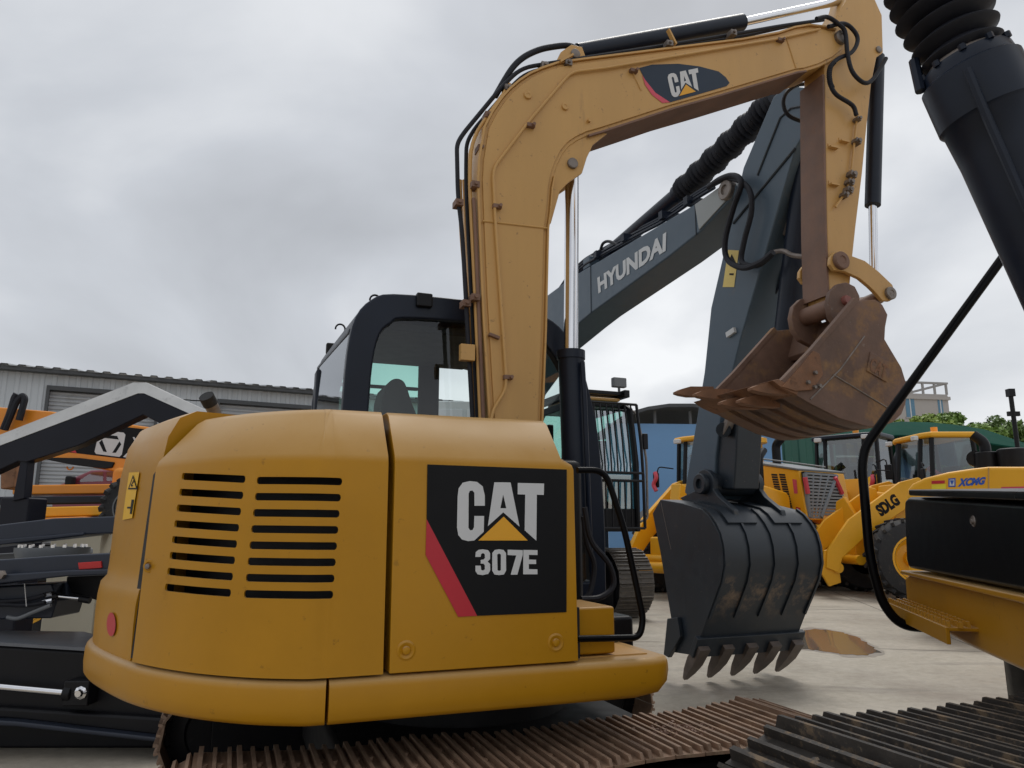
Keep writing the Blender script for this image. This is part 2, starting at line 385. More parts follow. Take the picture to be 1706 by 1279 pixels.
def place_shoes(me, parent, loop, w, pitch, name='track_shoe', jit=0.0):
    P = [Vector((a, b)) for a, b in loop]; P.append(P[0]); S = [0]
    for i in range(1, len(P)): S.append(S[-1]+(P[i]-P[i-1]).length)
    n = int(round(S[-1]/pitch)); st = S[-1]/n; i = 0
    for k in range(n):
        s = k*st
        while S[i+1] < s: i += 1
        t = (s-S[i])/(S[i+1]-S[i]); p = P[i].lerp(P[i+1], t); d = (P[i+1]-P[i]).normalized()
        ang = math.atan2(d.y, d.x)
        link(name, me, parent, (p.x, w, p.y), (0, -ang+random.uniform(-jit, jit), 0))
def make_track(root, u0, u1, zt, zb, wc, width, pitch, mat, frame_mat, sag=.02, gh=.028, name='track'):
    r = (zt-zb)/2
    m = MB()
    m.prism([(u0+r*.9, zb+.10), (u0+r*.9, zt-.16), (u0+r*1.6, zt-.10), (u1-r*1.6, zt-.10), (u1-r*.9, zt-.16), (u1-r*.9, zb+.10)], wc-width*.28, wc+width*.28)
    n = max(4, int((u1-u0-2*r)/.36))
    for k in range(n):
        u = u0+r+(u1-u0-2*r)*(k+.5)/n
        m.cyl((u, wc-width*.33, zb+.10), (u, wc+width*.33, zb+.10), .085, n=14)
    fr = m.build(name, frame_mat, root, bevel=.01)
    for u, nm in ((u0+r, 'sprocket'), (u1-r, 'idler')):
        q = MB().turn((u, wc-width*.22, zb+r), (0, 1, 0), [(0,.06),(0,r*.55),(.02,r*.6),(.03,r*.86),(width*.44-.03,r*.86),(width*.44-.02,r*.6),(width*.44,r*.55),(width*.44,.06)], 22)
        q.build(nm, frame_mat, fr)
    chain = MB()
    lp = track_loop(u0+.05, u1-.05, zt-.05, zb+.05, sag)
    for i in range(len(lp)):
        a, b = lp[i], lp[(i+1) % len(lp)]
        for s in (-1, 1):
            d = Vector((b[0]-a[0], b[1]-a[1])).normalized(); nx, nz = -d.y*.035, d.x*.035
            chain.prism([(a[0]+nx,a[1]+nz),(b[0]+nx,b[1]+nz),(b[0]-nx,b[1]-nz),(a[0]-nx,a[1]-nz)], wc+s*.055-.018, wc+s*.055+.018)
    chain.build('link_chain', frame_mat, fr, angle=0)
    me = shoe_mesh(pitch, width, mat, gh)
    place_shoes(me, fr, track_loop(u0, u1, zt, zb, sag), wc, pitch, jit=.012)
    return fr

# ================================================================ the yellow excavator in front
C0 = at_z(540, 1212, .74)
C = Frame(C0[0], C0[1], 20.3)
cat = thing('excavator', C, 'yellow excavator in the foreground with CAT 307E on its black side decal', 'excavator', 'parked excavators')

rear = [(0,0),(-.09,.016),(-.275,.118),(-.476,.305),(-.673,.593),(-.848,1.0),(-.93,1.27),(-.955,1.5),(-.94,1.75),(-.88,1.97),(-.75,2.12),(-.55,2.19)]
def plan_curve(a, b):
    """plan outline from parameter a to b: positive = metres forward along the near side, negative = rear points"""
    P = [Vector((x, y)) for x, y in rear]
    cur = [Vector((p.x, p.y)) for p in smooth_path([(x, y, 0) for x, y in rear], 12)]
    return cur
REAR = plan_curve(0, 0)                     # starts at (0,0), goes round the tail
def side_path(u_from, stop=None, start=None):
    pts = []
    if u_from is not None: pts += [Vector((u_from, 0)), Vector((u_from*.5, 0))] if u_from > 0 else []
    cur = REAR
    if start is not None: cur = [p for p in cur if p.y >= start]
    if stop is not None: cur = [p for p in cur if p.y <= stop]
    return pts + cur
def inward(path):
    out = []
    for i in range(len(path)):
        d = (path[min(i+1, len(path)-1)]-path[max(i-1, 0)]).normalized(); out.append(Vector((d.y, -d.x)))
    return out
def loft_plan(path, prof):
    n = inward(path)
    return MB().loft([[(p.x+n[i].x*d, p.y+n[i].y*d, z) for d, z in prof] for i, p in enumerate(path)])
SK = [(.16,.750),(.05,.740),(.016,.744),(.004,.760),(0,.80),(.002,.858),(.007,.874),(.018,.885),(.036,.889),(.2,.889)]
# rear skirt of the counterweight, then the straight side skirt with its rounded nose
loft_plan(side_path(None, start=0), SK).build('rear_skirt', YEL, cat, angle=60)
sk = MB(); rings = []
for u, s_, dz in [(.012,0,0),(.3,0,0),(.9,0,0),(1.20,0,0),(1.30,.004,.02),(1.345,.012,.06),(1.365,.03,.10)]:
    rings.append([(u if z > .86 else u-.0, d+s_, max(z, .738+dz) if z < .86 else z) for d, z in SK[:-1]+[(.42,.889),(.42,.76+dz)]])
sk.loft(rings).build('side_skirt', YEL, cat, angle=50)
MB().bounds((.97,.10,.8892),(1.31,.40,.894)).build('tread_plate', YELB, cat)
MB().plan([(p.x, p.y) for p in [Vector((x*.96+.02, y*.96+.05)) for x, y in [(1.2,.05),(.02,.05)]+rear[2:]+[(1.2,2.19)]]], .732, .765).build('belly_plate', INT, cat)
# counterweight shell round the tail
CW = [(.03,.885),(.028,1.02),(.03,1.10),(.038,1.155),(.062,1.185),(.066,1.25),(.070,1.45),(.078,1.64),(.098,1.78),(.14,1.865),(.21,1.902),(.58,1.908),(.58,.885)]
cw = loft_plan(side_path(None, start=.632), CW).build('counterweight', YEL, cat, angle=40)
loft_plan([p for p in REAR if .54 <= p.y <= .72], [(.03,.90),(.065,1.62),(.12,1.72),(.14,.90)]).build('seam_filler', INT, cat)
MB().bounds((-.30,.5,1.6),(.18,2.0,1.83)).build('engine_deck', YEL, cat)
# louvred engine cover
CV = [(.010,.896),(.012,.93),(.026,1.45),(.034,1.64),(.044,1.668),(.192,1.838),(.225,1.860),(.50,1.898),(.50,1.886),(.228,1.849),(.198,1.829),(.052,1.662),(.043,1.638),(.020,.93),(.019,.896)]
cvpath = [Vector((.196,0)), Vector((.13,0)), Vector((.06,0))] + [p for p in REAR if p.y <= .612]
cv_mb = loft_plan(cvpath, CV)
def on_plan(px, py, inset):
    n = inward(cvpath); Q = [p+n[i]*inset for i, p in enumerate(cvpath)]
    o = C.L((0, 0, CAMH)); r = ray(px, py); d = (r[0]*C.u[0]+r[1]*C.u[1], r[0]*C.w[0]+r[1]*C.w[1])
    for i in range(len(Q)-1):
        a, b = Q[i], Q[i+1]; e = b-a; den = d[0]*e.y-d[1]*e.x
        if abs(den) < 1e-9: continue
        t = ((a.x-o[0])*e.y-(a.y-o[1])*e.x)/den; s = ((a.x-o[0])*d[1]-(a.y-o[1])*d[0])/den
        if -.001 <= s <= 1.001 and t > 0: return Vector((o[0]+d[0]*t, o[1]+d[1]*t, CAMH+r[2]*t))
    raise ValueError((px, py))
cut = MB()
for i in range(8):
    for (x0, y0, x1, y1) in ((299-3.3*i, 793+26.4*i, 405.6-2.8*i, 798+27.1*i), (426-2.7*i, 800+27*i, 569-1.9*i, 802+26.9*i)):
        a = on_plan(x0, y0, .022); b = on_plan(x1, y1, .022); d = (b-a).normalized(); nn = Vector((d.y, -d.x, 0)).normalized()
        if nn.y < 0: nn = -nn
        up = Vector((0,0,1)); h = .0135; ring = []
        for k in range(5): t = math.pi/2+math.pi*k/4; ring.append(a+d*(h*.6)+d*(h*.6*math.cos(t))+up*h*math.sin(t))
        for k in range(5): t = -math.pi/2+math.pi*k/4; ring.append(b-d*(h*.6)+d*(h*.6*math.cos(t))+up*h*math.sin(t))
        cut.loft([[q-nn*.12 for q in ring], [q+nn*.14 for q in ring]])
cutter = cut.build('cutter', YEL, cat)
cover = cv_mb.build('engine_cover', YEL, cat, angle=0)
bo = cover.modifiers.new('b', 'BOOLEAN'); bo.object = cutter; bo.operation = 'DIFFERENCE'; bo.solver = 'EXACT'
dg = bpy.context.evaluated_depsgraph_get(); nm = bpy.data.meshes.new_from_object(cover.evaluated_get(dg))
cover.modifiers.clear(); cover.data = nm; bpy.data.objects.remove(cutter)
nm.shade_smooth(); nm.set_sharp_from_angle(angle=R(33))
bv = cover.modifiers.new('bevel', 'BEVEL'); bv.width = .005; bv.segments = 2; bv.limit_method = 'ANGLE'; bv.angle_limit = R(45); bv.harden_normals = True
MB().plan([(.19,.16),(-.25,.30),(-.5,.62),(-.5,1.5),(.19,1.5)], .9, 1.8).build('radiator', INT, cat)
# door in front of the cover
prof = [(.012,.896),(.027,1.645),(.04,1.672),(.19,1.84),(.23,1.86),(.62,1.875),(.62,.896)]
endp = [(.018,.896),(.033,1.635),(.05,1.655),(.19,1.70),(.23,1.71),(.62,1.72),(.62,.896)]
d_ = MB(); d_.loft([[(.219, a, z) for a, z in prof], [(.905, a, z) for a, z in prof], [(.957, a, z) for a, z in endp]])
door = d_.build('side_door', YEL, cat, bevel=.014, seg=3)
def door_w(z): return .012+(z-.896)*.020
def on_door(px, py, off=.0035):
    p = C.onw(px, py, .02); return (p[0], door_w(p[2])-off, p[2])
for px, py in ((676,1083),(925,1070)):
    p = on_door(px, py, 0)
    MB().turn((p[0], p[1]+.004, p[2]), (0,-1,0), [(0,.036),(.006,.034),(.009,.028),(.006,.02),(.004,.016),(.012,.013),(.014,.006),(.0145,.001)], 20).build('bolt', YEL, door)
def z4(x, y): return (560+x/2.94, 640+y/2.94)
def decal(name, polys, put, mat, parent):
    m = MB()
    for pl in polys: m.flat([put(*q) for q in pl])
    return m.build(name, mat, parent, angle=0)
CATL = [[(728,595),(728,545),(718,500),(690,478),(655,474),(620,482),(600,510),(595,550),(591,700),(597,738),(615,760),(645,768),(675,765),(722,722),(724,645),(676,645),(674,700),(667,714),(655,715),(647,703),(649,535),(655,522),(668,520),(677,532),(677,595)],
        [(775,480),(818,480),(818,540),(804,607),(818,607),(818,627),(742,695)], [(818,480),(855,481),(897,697),(818,627),(818,607),(833,607),(818,540)],
        [(890,483),(1019,486),(1017,542),(983,541),(979,766),(922,715),(926,540),(889,539)]]
TRI = [[(695,765),(820,648),(937,765)]]
N307 = [[(680,845),(682,822),(695,811),(715,808),(742,812),(752,826),(752,855),(740,868),(752,880),(752,912),(742,928),(715,934),(690,930),(680,914),(680,888),(706,888),(708,908),(717,912),(726,906),(726,886),(720,878),(706,878),(706,860),(720,858),(727,850),(726,832),(717,826),(708,832),(706,845)],
        [(796,808),(775,811),(763,826),(762,912),(773,931),(796,934),(796,914),(788,910),(787,834),(796,828)], [(796,808),(818,811),(830,826),(830,912),(819,931),(796,934),(796,914),(804,910),(805,834),(796,828)],
        [(838,810),(912,812),(912,835),(885,932),(852,932),(880,838),(838,836)],
        [(915,811),(984,812),(984,836),(942,835),(942,858),(977,859),(977,880),(941,880),(941,905),(983,906),(983,930),(913,930)]]
def od(off): return lambda x, y: on_door(*z4(x, y), off)
dk = decal('decal', [[(448,392),(1132,417),(1125,1115),(688,1133),(443,660)]], od(.003), DBLK, door)
decal('decal_stripe', [[(443,660),(688,1133),(595,1138),(437,835)]], od(.003), DRED, door)
decal('lettering', CATL, od(.005), WHT, door); decal('triangle_mark', TRI, od(.005), DORA, door); decal('model_number', N307, od(.005), WHT, door)
# small things on the counterweight and cover
p = on_plan(249, 943, .018); MB().turn((p.x, p.y+.004, p.z), (-.5,-.87,0), [(0,.026),(.005,.025),(.006,.017),(-.004,.015),(-.004,.001)], 16).build('cover_latch', YEL, cover)
MB().turn((p.x-.004, p.y-.006, p.z), (-.5,-.87,0), [(0,.011),(.008,.010),(.01,.001)], 12).build('lock', STEEL, cover)
CWP = REAR; CWN = inward(CWP)
def on_cw(px, py, inset):
    o = C.L((0, 0, CAMH)); r = ray(px, py); d = (r[0]*C.u[0]+r[1]*C.u[1], r[0]*C.w[0]+r[1]*C.w[1])
    Q = [q+CWN[i]*inset for i, q in enumerate(CWP)]
    for i in range(len(Q)-1):
        a, b = Q[i], Q[i+1]; e = b-a; den = d[0]*e.y-d[1]*e.x
        if abs(den) < 1e-9: continue
        t = ((a.x-o[0])*e.y-(a.y-o[1])*e.x)/den; s = ((a.x-o[0])*d[1]-(a.y-o[1])*d[0])/den
        if -.01 <= s <= 1.01 and t > 0: return Vector((o[0]+d[0]*t, o[1]+d[1]*t, CAMH+r[2]*t))
    return on_cw(px+3, py, inset)
def try_cw(pts, inset): return [tuple(on_cw(x, y, inset)) for x, y in pts]
decal('red_reflector', [try_cw([(185+7.5*math.cos(k*math.pi/8), 1040+20*math.sin(k*math.pi/8)) for k in range(16)], .022)], lambda *a: a, DRED, cw)
stp = [[(215,787),(232,786),(220,863),(204,866)]]
def cw_in(z):
    for (d0, z0), (d1, z1) in zip(CW, CW[1:]):
        if z0 <= z <= z1: return d0+(d1-d0)*(z-z0)/(z1-z0)
    return .1
def on_cwz(px, py, off=.006):
    q = on_cw(px, py, .1)
    for _ in range(4): q = on_cw(px, py, cw_in(q.z)-off)
    return tuple(q)
decal('warning_sticker', [[(215,787),(232,786),(226,825),(220,863),(204,866),(209,828)]], on_cwz, STK, cw)
decal('warning_mark', [[(221.5,791),(229,815),(213,815)],], lambda x, y: on_cwz(x, y, .008), DBLK, cw)
decal('warning_mark', [[(221.5,796),(226.5,812.5),(215.5,812.5)],], lambda x, y: on_cwz(x, y, .009), STK, cw)
decal('warning_mark', [[(222,799),(223,803),(219.5,807),(222,809),(219,811),(217.5,808),(220,804)]], lambda x, y: on_cwz(x, y, .010), DBLK, cw)
decal('warning_mark', [[(219,832),(223,832),(219,856),(216,856)]], lambda x, y: on_cwz(x, y, .008), DBLK, cw)
decal('warning_mark', [[(212,844),(218,844),(217.5,847),(211.5,847)]], lambda x, y: on_cwz(x, y, .008), DBLK, cw)
# exhaust stack behind the hood
eb = C.onw(360, 690, .95)
MB().tube(round_path([(eb[0], .95, 1.6), (eb[0], .95, eb[2]), (eb[0]-.035, .90, eb[2]+.055)], .04, 6), .030, 14).build('exhaust_pipe', STEEL, cat)
MB().cyl((eb[0]-.026,.913,eb[2]+.041), (eb[0]-.046,.884,eb[2]+.073), .034, n=14).build('exhaust_mouth', INT, cat)
# grab rail and yellow box at the front of the door
hr = [C.onw(x, y, .06) for x, y in [(962,783),(1008,783),(1040,880),(1072,1030),(1066,1062),(962,1064)]]
MB().tube(round_path(hr, .07, 6), .0135, 10).build('grab_rail', BLKG, cat)
MB().bounds((.985,.10,.90),(1.165,.42,1.085)).build('tool_box', YEL, cat, bevel=.012)
MB().bounds((.958,.06,.896),(.985,.5,1.09)).build('box_backing', INT, cat)
# swing deck in front, dark
MB().bounds((.96,.45,.80),(1.45,1.0,1.0)).build('swing_bracket', BLK, cat, bevel=.02)
MB().plan([(.8+.55*math.cos(k*math.pi/12), 1.1+.55*math.sin(k*math.pi/12)) for k in range(24)], .5, .72).build('slew_ring', INT, cat)
MB().bounds((.1,.4,.25),(1.5,1.8,.55)).build('undercarriage', INT, cat, bevel=.03)
for wc in (.17, 2.03):
    make_track(cat, -.62, 2.30, .58, .03, wc, .56, .132, TRKR, BLK, sag=.03, gh=.026)
# a clod of mud on the near track
md = MB()
for k in range(160):
    a = C.onz(1135+random.gauss(0, 30), 1203+random.gauss(0, 6), .6); s_ = random.uniform(.003,.009)
    md.box((a[0], a[1]+0.02, .568), (s_*2, s_*2, s_), Matrix.Rotation(random.random()*3, 3, 'Z') @ Matrix.Rotation(random.random(), 3, 'X'))
md = md.build('mud', RUSTY, cat, angle=0); md['kind'] = 'stuff'

# ---- cab on the far side
cab_o = [(.15,1.0),(.15,1.55),(.165,2.0),(.178,2.33),(.215,2.53),(.30,2.64),(.42,2.685),(.80,2.695),(1.15,2.685),(1.34,2.645),(1.47,2.55),(1.56,2.39),(1.62,2.2),(1.67,1.95),(1.70,1.5),(1.70,1.0)]
cab_i = [(.29,1.1),(.29,1.55),(.305,2.0),(.318,2.28),(.35,2.44),(.41,2.51),(.48,2.545),(.80,2.56),(1.1,2.555),(1.25,2.53),(1.36,2.44),(1.44,2.32),(1.50,2.17),(1.55,1.95),(1.59,1.5),(1.60,1.1)]
sm2 = lambda P: [(q.x, q.y) for q in smooth_path([(a, z, 0) for a, z in P], 3)]
cab_o = sm2(cab_o); cab_i = sm2(cab_i)
cm = MB(); cm.frame(cab_o, cab_i, 1.2, 1.28); sk_ = lambda a: a-.065*max(0, 1-(a-.15)/.5)
cm.frame([(sk_(a), z) for a, z in cab_o], [(sk_(a*.985+.012), z) for a, z in cab_i], 2.34, 2.40)
top = cab_o[11:27]
cm.loft([[(a, 1.275, z) for a, z in top]+[(a*.96+.03, 1.275, z-.035) for a, z in top[::-1]], [(sk_(a), 2.345, z) for a, z in top]+[(sk_(a)*.96+.03, 2.345, z-.035) for a, z in top[::-1]]])
cm.bounds((.16,1.27,1.0),(.20,2.35,1.75)); cm.bounds((.115,2.22,1.75),(.19,2.35,2.44)); cm.bounds((1.60,1.27,1.0),(1.66,2.35,1.5)); cm.loft([[(.19,1.27,2.445),(.22,1.27,2.445),(.22,1.27,2.485),(.19,1.27,2.485)],[(.127,2.35,2.445),(.157,2.35,2.445),(.157,2.35,2.485),(.127,2.35,2.485)]])
cabm = cm.build('cab', CYLB, cat, bevel=.018)
MB().flat([(a, 1.235, z) for a, z in cab_i]).build('window_pane', GLS, cabm, angle=0)
MB().flat([(.168,1.28,1.75),(.108,2.22,1.75),(.135,2.22,2.45),(.195,1.28,2.45)]).build('rear_pane', GLP, cabm, angle=0)
MB().loft([[(1.645,1.29,1.5),(1.645,2.22,1.5)],[(1.62,1.29,1.95),(1.62,2.22,1.95)],[(1.55,1.29,2.38),(1.55,2.32,2.38)],[(1.46,1.29,2.53),(1.46,2.32,2.53)],[(1.33,1.29,2.63),(1.33,2.32,2.63)],[(1.25,1.29,2.655),(1.25,2.32,2.655)]], caps=False, closed=False).build('windscreen', GLS, cabm, angle=0)
# far wall: rear quarter window, pillar, door opening
fw = MB(); q = lambda x, y: C.onw(x, y, 2.22)
zt = q(660, 599)[2]; a0 = .27; a1 = q(697,640)[0]; b0 = q(731,640)[0]
fw.bounds((.17,2.20,zt),(1.2,2.242,2.62)); fw.bounds((.17,2.20,1.1),(a0,2.242,zt)); fw.bounds((a1,2.20,1.1),(b0,2.242,zt)); fw.bounds((a0,2.20,1.1),(a1,2.242,q(660,693)[2]-.12))
fw.bounds((a0,2.205,q(660,646)[2]-.012),(a1,2.235,q(660,646)[2]+.012))
fw.bounds((.30,1.30,2.50),(1.12,2.20,2.55))
fw.build('far_wall', INT, cabm, bevel=.01)
MB().flat([(a0,2.222,1.9),(a1,2.222,1.9),(a1,2.222,zt),(a0,2.222,zt)]).build('tinted_pane', GLG, cabm, angle=0)
for w_, u_ in ((1.5,1.05),(1.95,1.05)):
    MB().tube([(u_,w_,1.5),(u_+.05,w_,1.85),(u_+.02,w_,2.02)], .014, 7).turn((u_+.02,w_,2.0), (0,0,1), [(0,.018),(.05,.028),(.09,.024),(.10,.005)], 10).build('control_lever', BLK, cabm)
MB().box((1.42,1.42,1.95), (.04,.17,.13)).build('monitor', BLK, cabm, bevel=.01)
# seat with its headrest
hd = [(627,700),(630,668),(636,648),(646,638),(656,636),(666,641),(672,655),(678,675),(688,700)]
hp = C.uz(hd, 1.66); MB().prism(hp+[(hp[-1][0]+.08,1.5),(hp[0][0]-.02,1.5)], 1.52, 1.82).build('seat', SEAT, cabm, bevel=.05, seg=3)
MB().bounds((hp[0][0]-.02,1.42,1.2),(hp[0][0]+.6,1.9,1.55)).build('seat_cushion', SEAT, cabm, bevel=.05, seg=3)
for x, y, wv in ((625,497,1.35),(567,545,1.9),(735,592,2.19)):
    p = C.onw(x, y, wv); s_ = 1 if y < 590 else -1
    MB().tube([(p[0]+.03*math.cos(t), wv, p[2]-s_*.012+s_*.032*math.sin(t)) for t in [k*math.pi/8-.3 for k in range(10)]], .006, 6).build('lifting_eye', BLK, cabm)
p = C.onw(706, 504, 1.2); MB().bounds((p[0]-.045,1.17,p[2]-.03),(p[0]+.045,1.3,p[2]+.05)).build('work_lamp_box', BLK, cabm, bevel=.008)

# ---- boom
def bm_(pts, w_): return C.uz(pts, w_)
WN, WF = .95, 1.23
bo_px = [(838,1000),(818,705),(806,500),(801,380),(798,300),(800,264),(809,211),(822,186),(837,164),(850,149),(866,135),(884,123),(904,114),(931,105),(975,99),(1238,66),(1298,55),(1325,46),(1349,42),(1375,45),(1393,50),(1408,60),(1412,71),(1405,86),(1390,98),(1366,110),(1343,117),(1328,119),(1200,157),(1121,179),(1063,198),(1004,217),(980,224),(963,232),(950,241),(939,254),(930,272),(923,292),(919,312),(916,352),(912,380),(908,550),(902,705),(905,1000)]
boom_o = bm_(bo_px, WN)
bmb = MB()
bmb.prism(boom_o, WN+.012, WF-.012)
boom = bmb.build('boom', YELB, cat, bevel=.006)
# side plates stand a little inside the top and bottom plates
def inset_poly(P, d):
    V = [Vector(p) for p in P]; n = len(V); out = []
    area = sum(V[i].x*V[(i+1) % n].y-V[(i+1) % n].x*V[i].y for i in range(n)); sg = 1 if area > 0 else -1
    for i in range(n):
        e1 = (V[i]-V[i-1]).normalized(); e2 = (V[(i+1) % n]-V[i]).normalized()
        nn = Vector((-e1.y-e2.y, e1.x+e2.x)); nn.normalize(); out.append(tuple(V[i]+nn*d*sg))
    return out
ip = inset_poly(boom_o, .022)
MB().prism(ip, WN, WN+.014).build('side_plate', YELB, boom, bevel=.004)
MB().prism(ip, WF-.014, WF).build('side_plate', YELB, boom, bevel=.004)
# top and bottom plates stick out past the sides; the lower one is worn brown
def strip(pts, w0, w1, th, name, mat, parent):
    P = [Vector(p) for p in pts]; ring = []
    m = MB()
    a = [(p.x, p.y) for p in P]; nrm = []
    for i in range(len(P)):
        d = (P[min(i+1, len(P)-1)]-P[max(i-1, 0)]).normalized(); nrm.append(Vector((-d.y, d.x)))
    m.loft([[(p.x, w0, p.y), (p.x, w1, p.y), (p.x+n.x*th, w1, p.y+n.y*th), (p.x+n.x*th, w0, p.y+n.y*th)] for p, n in zip(P, nrm)])
    return m.build(name, mat, parent)
strip(boom_o[1:21], WN-.004, WF+.004, .012, 'top_plate', YELB, boom)
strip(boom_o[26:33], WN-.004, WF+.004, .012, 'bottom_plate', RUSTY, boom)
strip(boom_o[37:43], WN-.004, WF+.004, .010, 'bottom_plate', YELB, boom)
br = bm_([(1012,222),(988,241),(978,262),(970,288),(948,303),(933,318),(918,372),(905,372),(908,300),(930,240),(960,215)], WN+.02)
for w_ in (WN+.02, WF-.045): MB().prism(br, w_, w_+.025).build('cylinder_bracket', YELB, boom, bevel=.004)
def disc(px, py, w_, r, h, name, mat, parent, n=20, ring=False):
    p = C.onw(px, py, w_)
    pr = [(-.01, r), (h*.8, r), (h, r*.9), (h, r*.5), (h*.8, r*.42), (h*.8, .001)] if ring else [(-.01, r), (h*.8, r), (h, r*.85), (h, .001)]
    return MB().turn((p[0], w_, p[2]), (0,-1,0), pr, n).build(name, mat, parent)
disc(953,273, WN+.02, .033, .02, 'pin', STEEL, boom)
disc(1399,64, WN, .052, .03, 'pin', STEEL, boom, ring=True)
disc(879,159, WN, .024, .012, 'boss', YELB, boom, ring=True); disc(941,178, WN, .022, .012, 'boss', YELB, boom, ring=True)
disc(980,202, WN, .012, .02, 'boss', YELB, boom, 6)
for a, b in (((804,368),(911,380)),((1054,120),(1068,150)),((1310,62),(1326,112))):
    A, B = C.onw(*a, WN-.001), C.onw(*b, WN-.001); MB().tube([A, B], .006, 6).build('weld_seam', YELB, boom)
tp = [C.onw(x, y, WN-.016) for x, y in [(818,705),(821,684),(843,648),(843,624),(826,380),(821,281),(881,202),(951,120),(1010,113),(1238,74),(1298,64),(1366,48)]]
MB().tube(round_path(tp, .06, 5), .0085, 8).build('grease_pipe', YELB, boom)
for x, y in ((843,628),(825,343),(881,208),(1053,117),(1298,66)):
    p = C.onw(x, y, WN-.016); m = MB().box((p[0]+.012, WN-.012, p[2]), (.05,.03,.022)).cyl((p[0]+.025, WN-.045, p[2]), (p[0]+.025, WN, p[2]), .010, n=8)
    m.build('pipe_clamp', RUSTY, boom)
for x, y in ((828,475),(914,508)):
    p = C.onw(x-0, y, WN); 
p = C.onw(823, 560, WN-.01); MB().box((p[0], WN-.01, p[2]), (.06,.03,.015), Matrix.Rotation(.3, 3, 'Y')).build('bracket', RUSTY, boom)
# lines up the back of the boom and along its top
lines = [([(788,710),(770,385),(763,330),(761,240),(772,222),(838,142),(868,113),(930,103),(1130,72),(1238,54),(1300,43),(1372,33)], 1.0, .013, RUB),
         ([(796,710),(780,385),(776,300),(777,238),(790,215),(846,150),(876,121),(932,109),(1130,78),(1240,60),(1330,40)], 1.06, .012, RUB),
         ([(790,710),(778,500),(768,380),(766,300)], 1.10, .013, YELB), ([(801,710),(792,500),(786,380),(782,300),(785,232),(850,140)], .985, .011, YELB),
         ([(797,710),(785,500),(777,380),(773,300)], 1.15, .012, YELB), ([(806,710),(797,500),(792,380),(789,330)], .965, .011, RUSTY)]
for pts, w_, r_, mt in lines:
    MB().tube(round_path([C.onw(x, y, w_) for x, y in pts], .12, 5), r_, 8).build('hydraulic_line', mt, boom)
for x, y, w_ in ((775,507,1.0),(790,497,.97),(790,310,.97),(800,250,1.0),(812,195,1.0),(845,150,1.0),(905,112,1.0),(763,340,1.0),(944,108,.97),(1112,76,.97),(1218,58,.97)):
    p = C.onw(x, y, w_); MB().box((p[0], w_, p[2]), (.045,.07,.035)).cyl((p[0],w_-.05,p[2]),(p[0],w_,p[2]),.010,n=8).build('line_clamp', RUSTY if y > 180 else STEEL, boom)
p = C.onw(779, 587, .96); MB().bounds((p[0]-.04,.95,p[2]-.045),(p[0]+.04,.99,p[2]+.045)).build('clamp_plate', YELB, boom, bevel=.004)
for x, y in ((1120,68),(944,104)):
    p = C.onw(x, y, .94); MB().box((p[0], .945, p[2]+.03), (.012,.03,.11), Matrix.Rotation(-.5 if x > 1000 else .9, 3, 'Y')).build('bracket', YELB, boom)
# boom decal
def z5(x, y): return (740+x/3.41, y/3.41)
def ob(off): return lambda x, y: C.onw(*z5(x, y), WN-off)
decal('decal', [[(1108,385),(1180,366),(1330,361),(1450,376),(1560,405),(1600,438),(1622,470),(1605,488),(1450,533),(1283,580),(1200,525),(1140,450)]], ob(.003), DBLU, boom)
decal('decal_stripe', [[(1125,425),(1142,452),(1202,527),(1284,580),(1240,584),(1180,537),(1142,482)]], ob(.003), DPNK, boom)
bq = quad_map((1262,422),(1440,380),(1462,512),(1296,556))
def bl(x, y): return ob(.005)(*bq((x-591)/429, 1-(y-474)/294))
decal('lettering', CATL, bl, WHT, boom); decal('triangle_mark', TRI, lambda x, y: bl(x, y), DORA, boom)
# boom cylinder under the boom
b1 = C.onw(953,273,1.09); b2 = C.onw(951,585,1.09); b3 = C.onw(962,860,1.09)
MB().cyl(b1, b2, .042, n=22).build('cylinder_rod', CHROME, cat)
bc = MB(); bc.cyl(b2, b3, .076, n=24); bc.cyl(Vector(b2)+Vector((0,0,.0)), Vector(b2)-Vector((0,0,.05)), .083, n=24)
bc = bc.build('boom_cylinder', CYLB, cat)
MB().tube([(b2[0]+.03,1.0,b2[2]-.08),(b2[0]+.035,.99,b2[2]-.3),(b3[0]+.03,.99,b3[2]-.3)], .014, 8).build('cylinder_pipe', CYLB, bc)
for k, pts in enumerate(([(974,845),(985,900),(1015,940),(1022,975),(1000,995),(968,998)], [(972,860),(978,905),(990,940),(985,980),(975,1000)])):
    MB().tube(smooth_path([C.onw(x, y, .5+.1*k) for x, y in pts], 5), .014, 8).build('hose', RUB, cat)
MB().bounds((1.05,.75,.85),(1.35,1.2,1.75)).build('swing_post', BLK, cat, bevel=.04)
# arm cylinder on top
a1 = C.onw(962,88,1.09); a2 = C.onw(1236,37,1.09); a3 = C.onw(1425,-4,1.09)
MB().cyl(a1, a2, .058, n=22).build('arm_cylinder', CYLB, cat)
MB().cyl(a2, a3, .03, n=18).build('cylinder_rod', CHROME, cat)
for w_ in (1.0, 1.16): MB().prism(C.uz([(925,106),(935,86),(952,74),(970,78),(975,92),(985,100)], w_), w_, w_+.022).build('cylinder_bracket', YELB, boom, bevel=.003)
disc(958,90, 1.0, .03, .015, 'pin', STEEL, boom)
for k in range(2):
    MB().tube(smooth_path([C.onw(x, y, 1.03+.07*k) for x, y in [(825,160),(850,118),(870,97),(895,84),(920,78),(948,76),(968,86)]], 5), .019, 10).build('hose', RUB, boom)

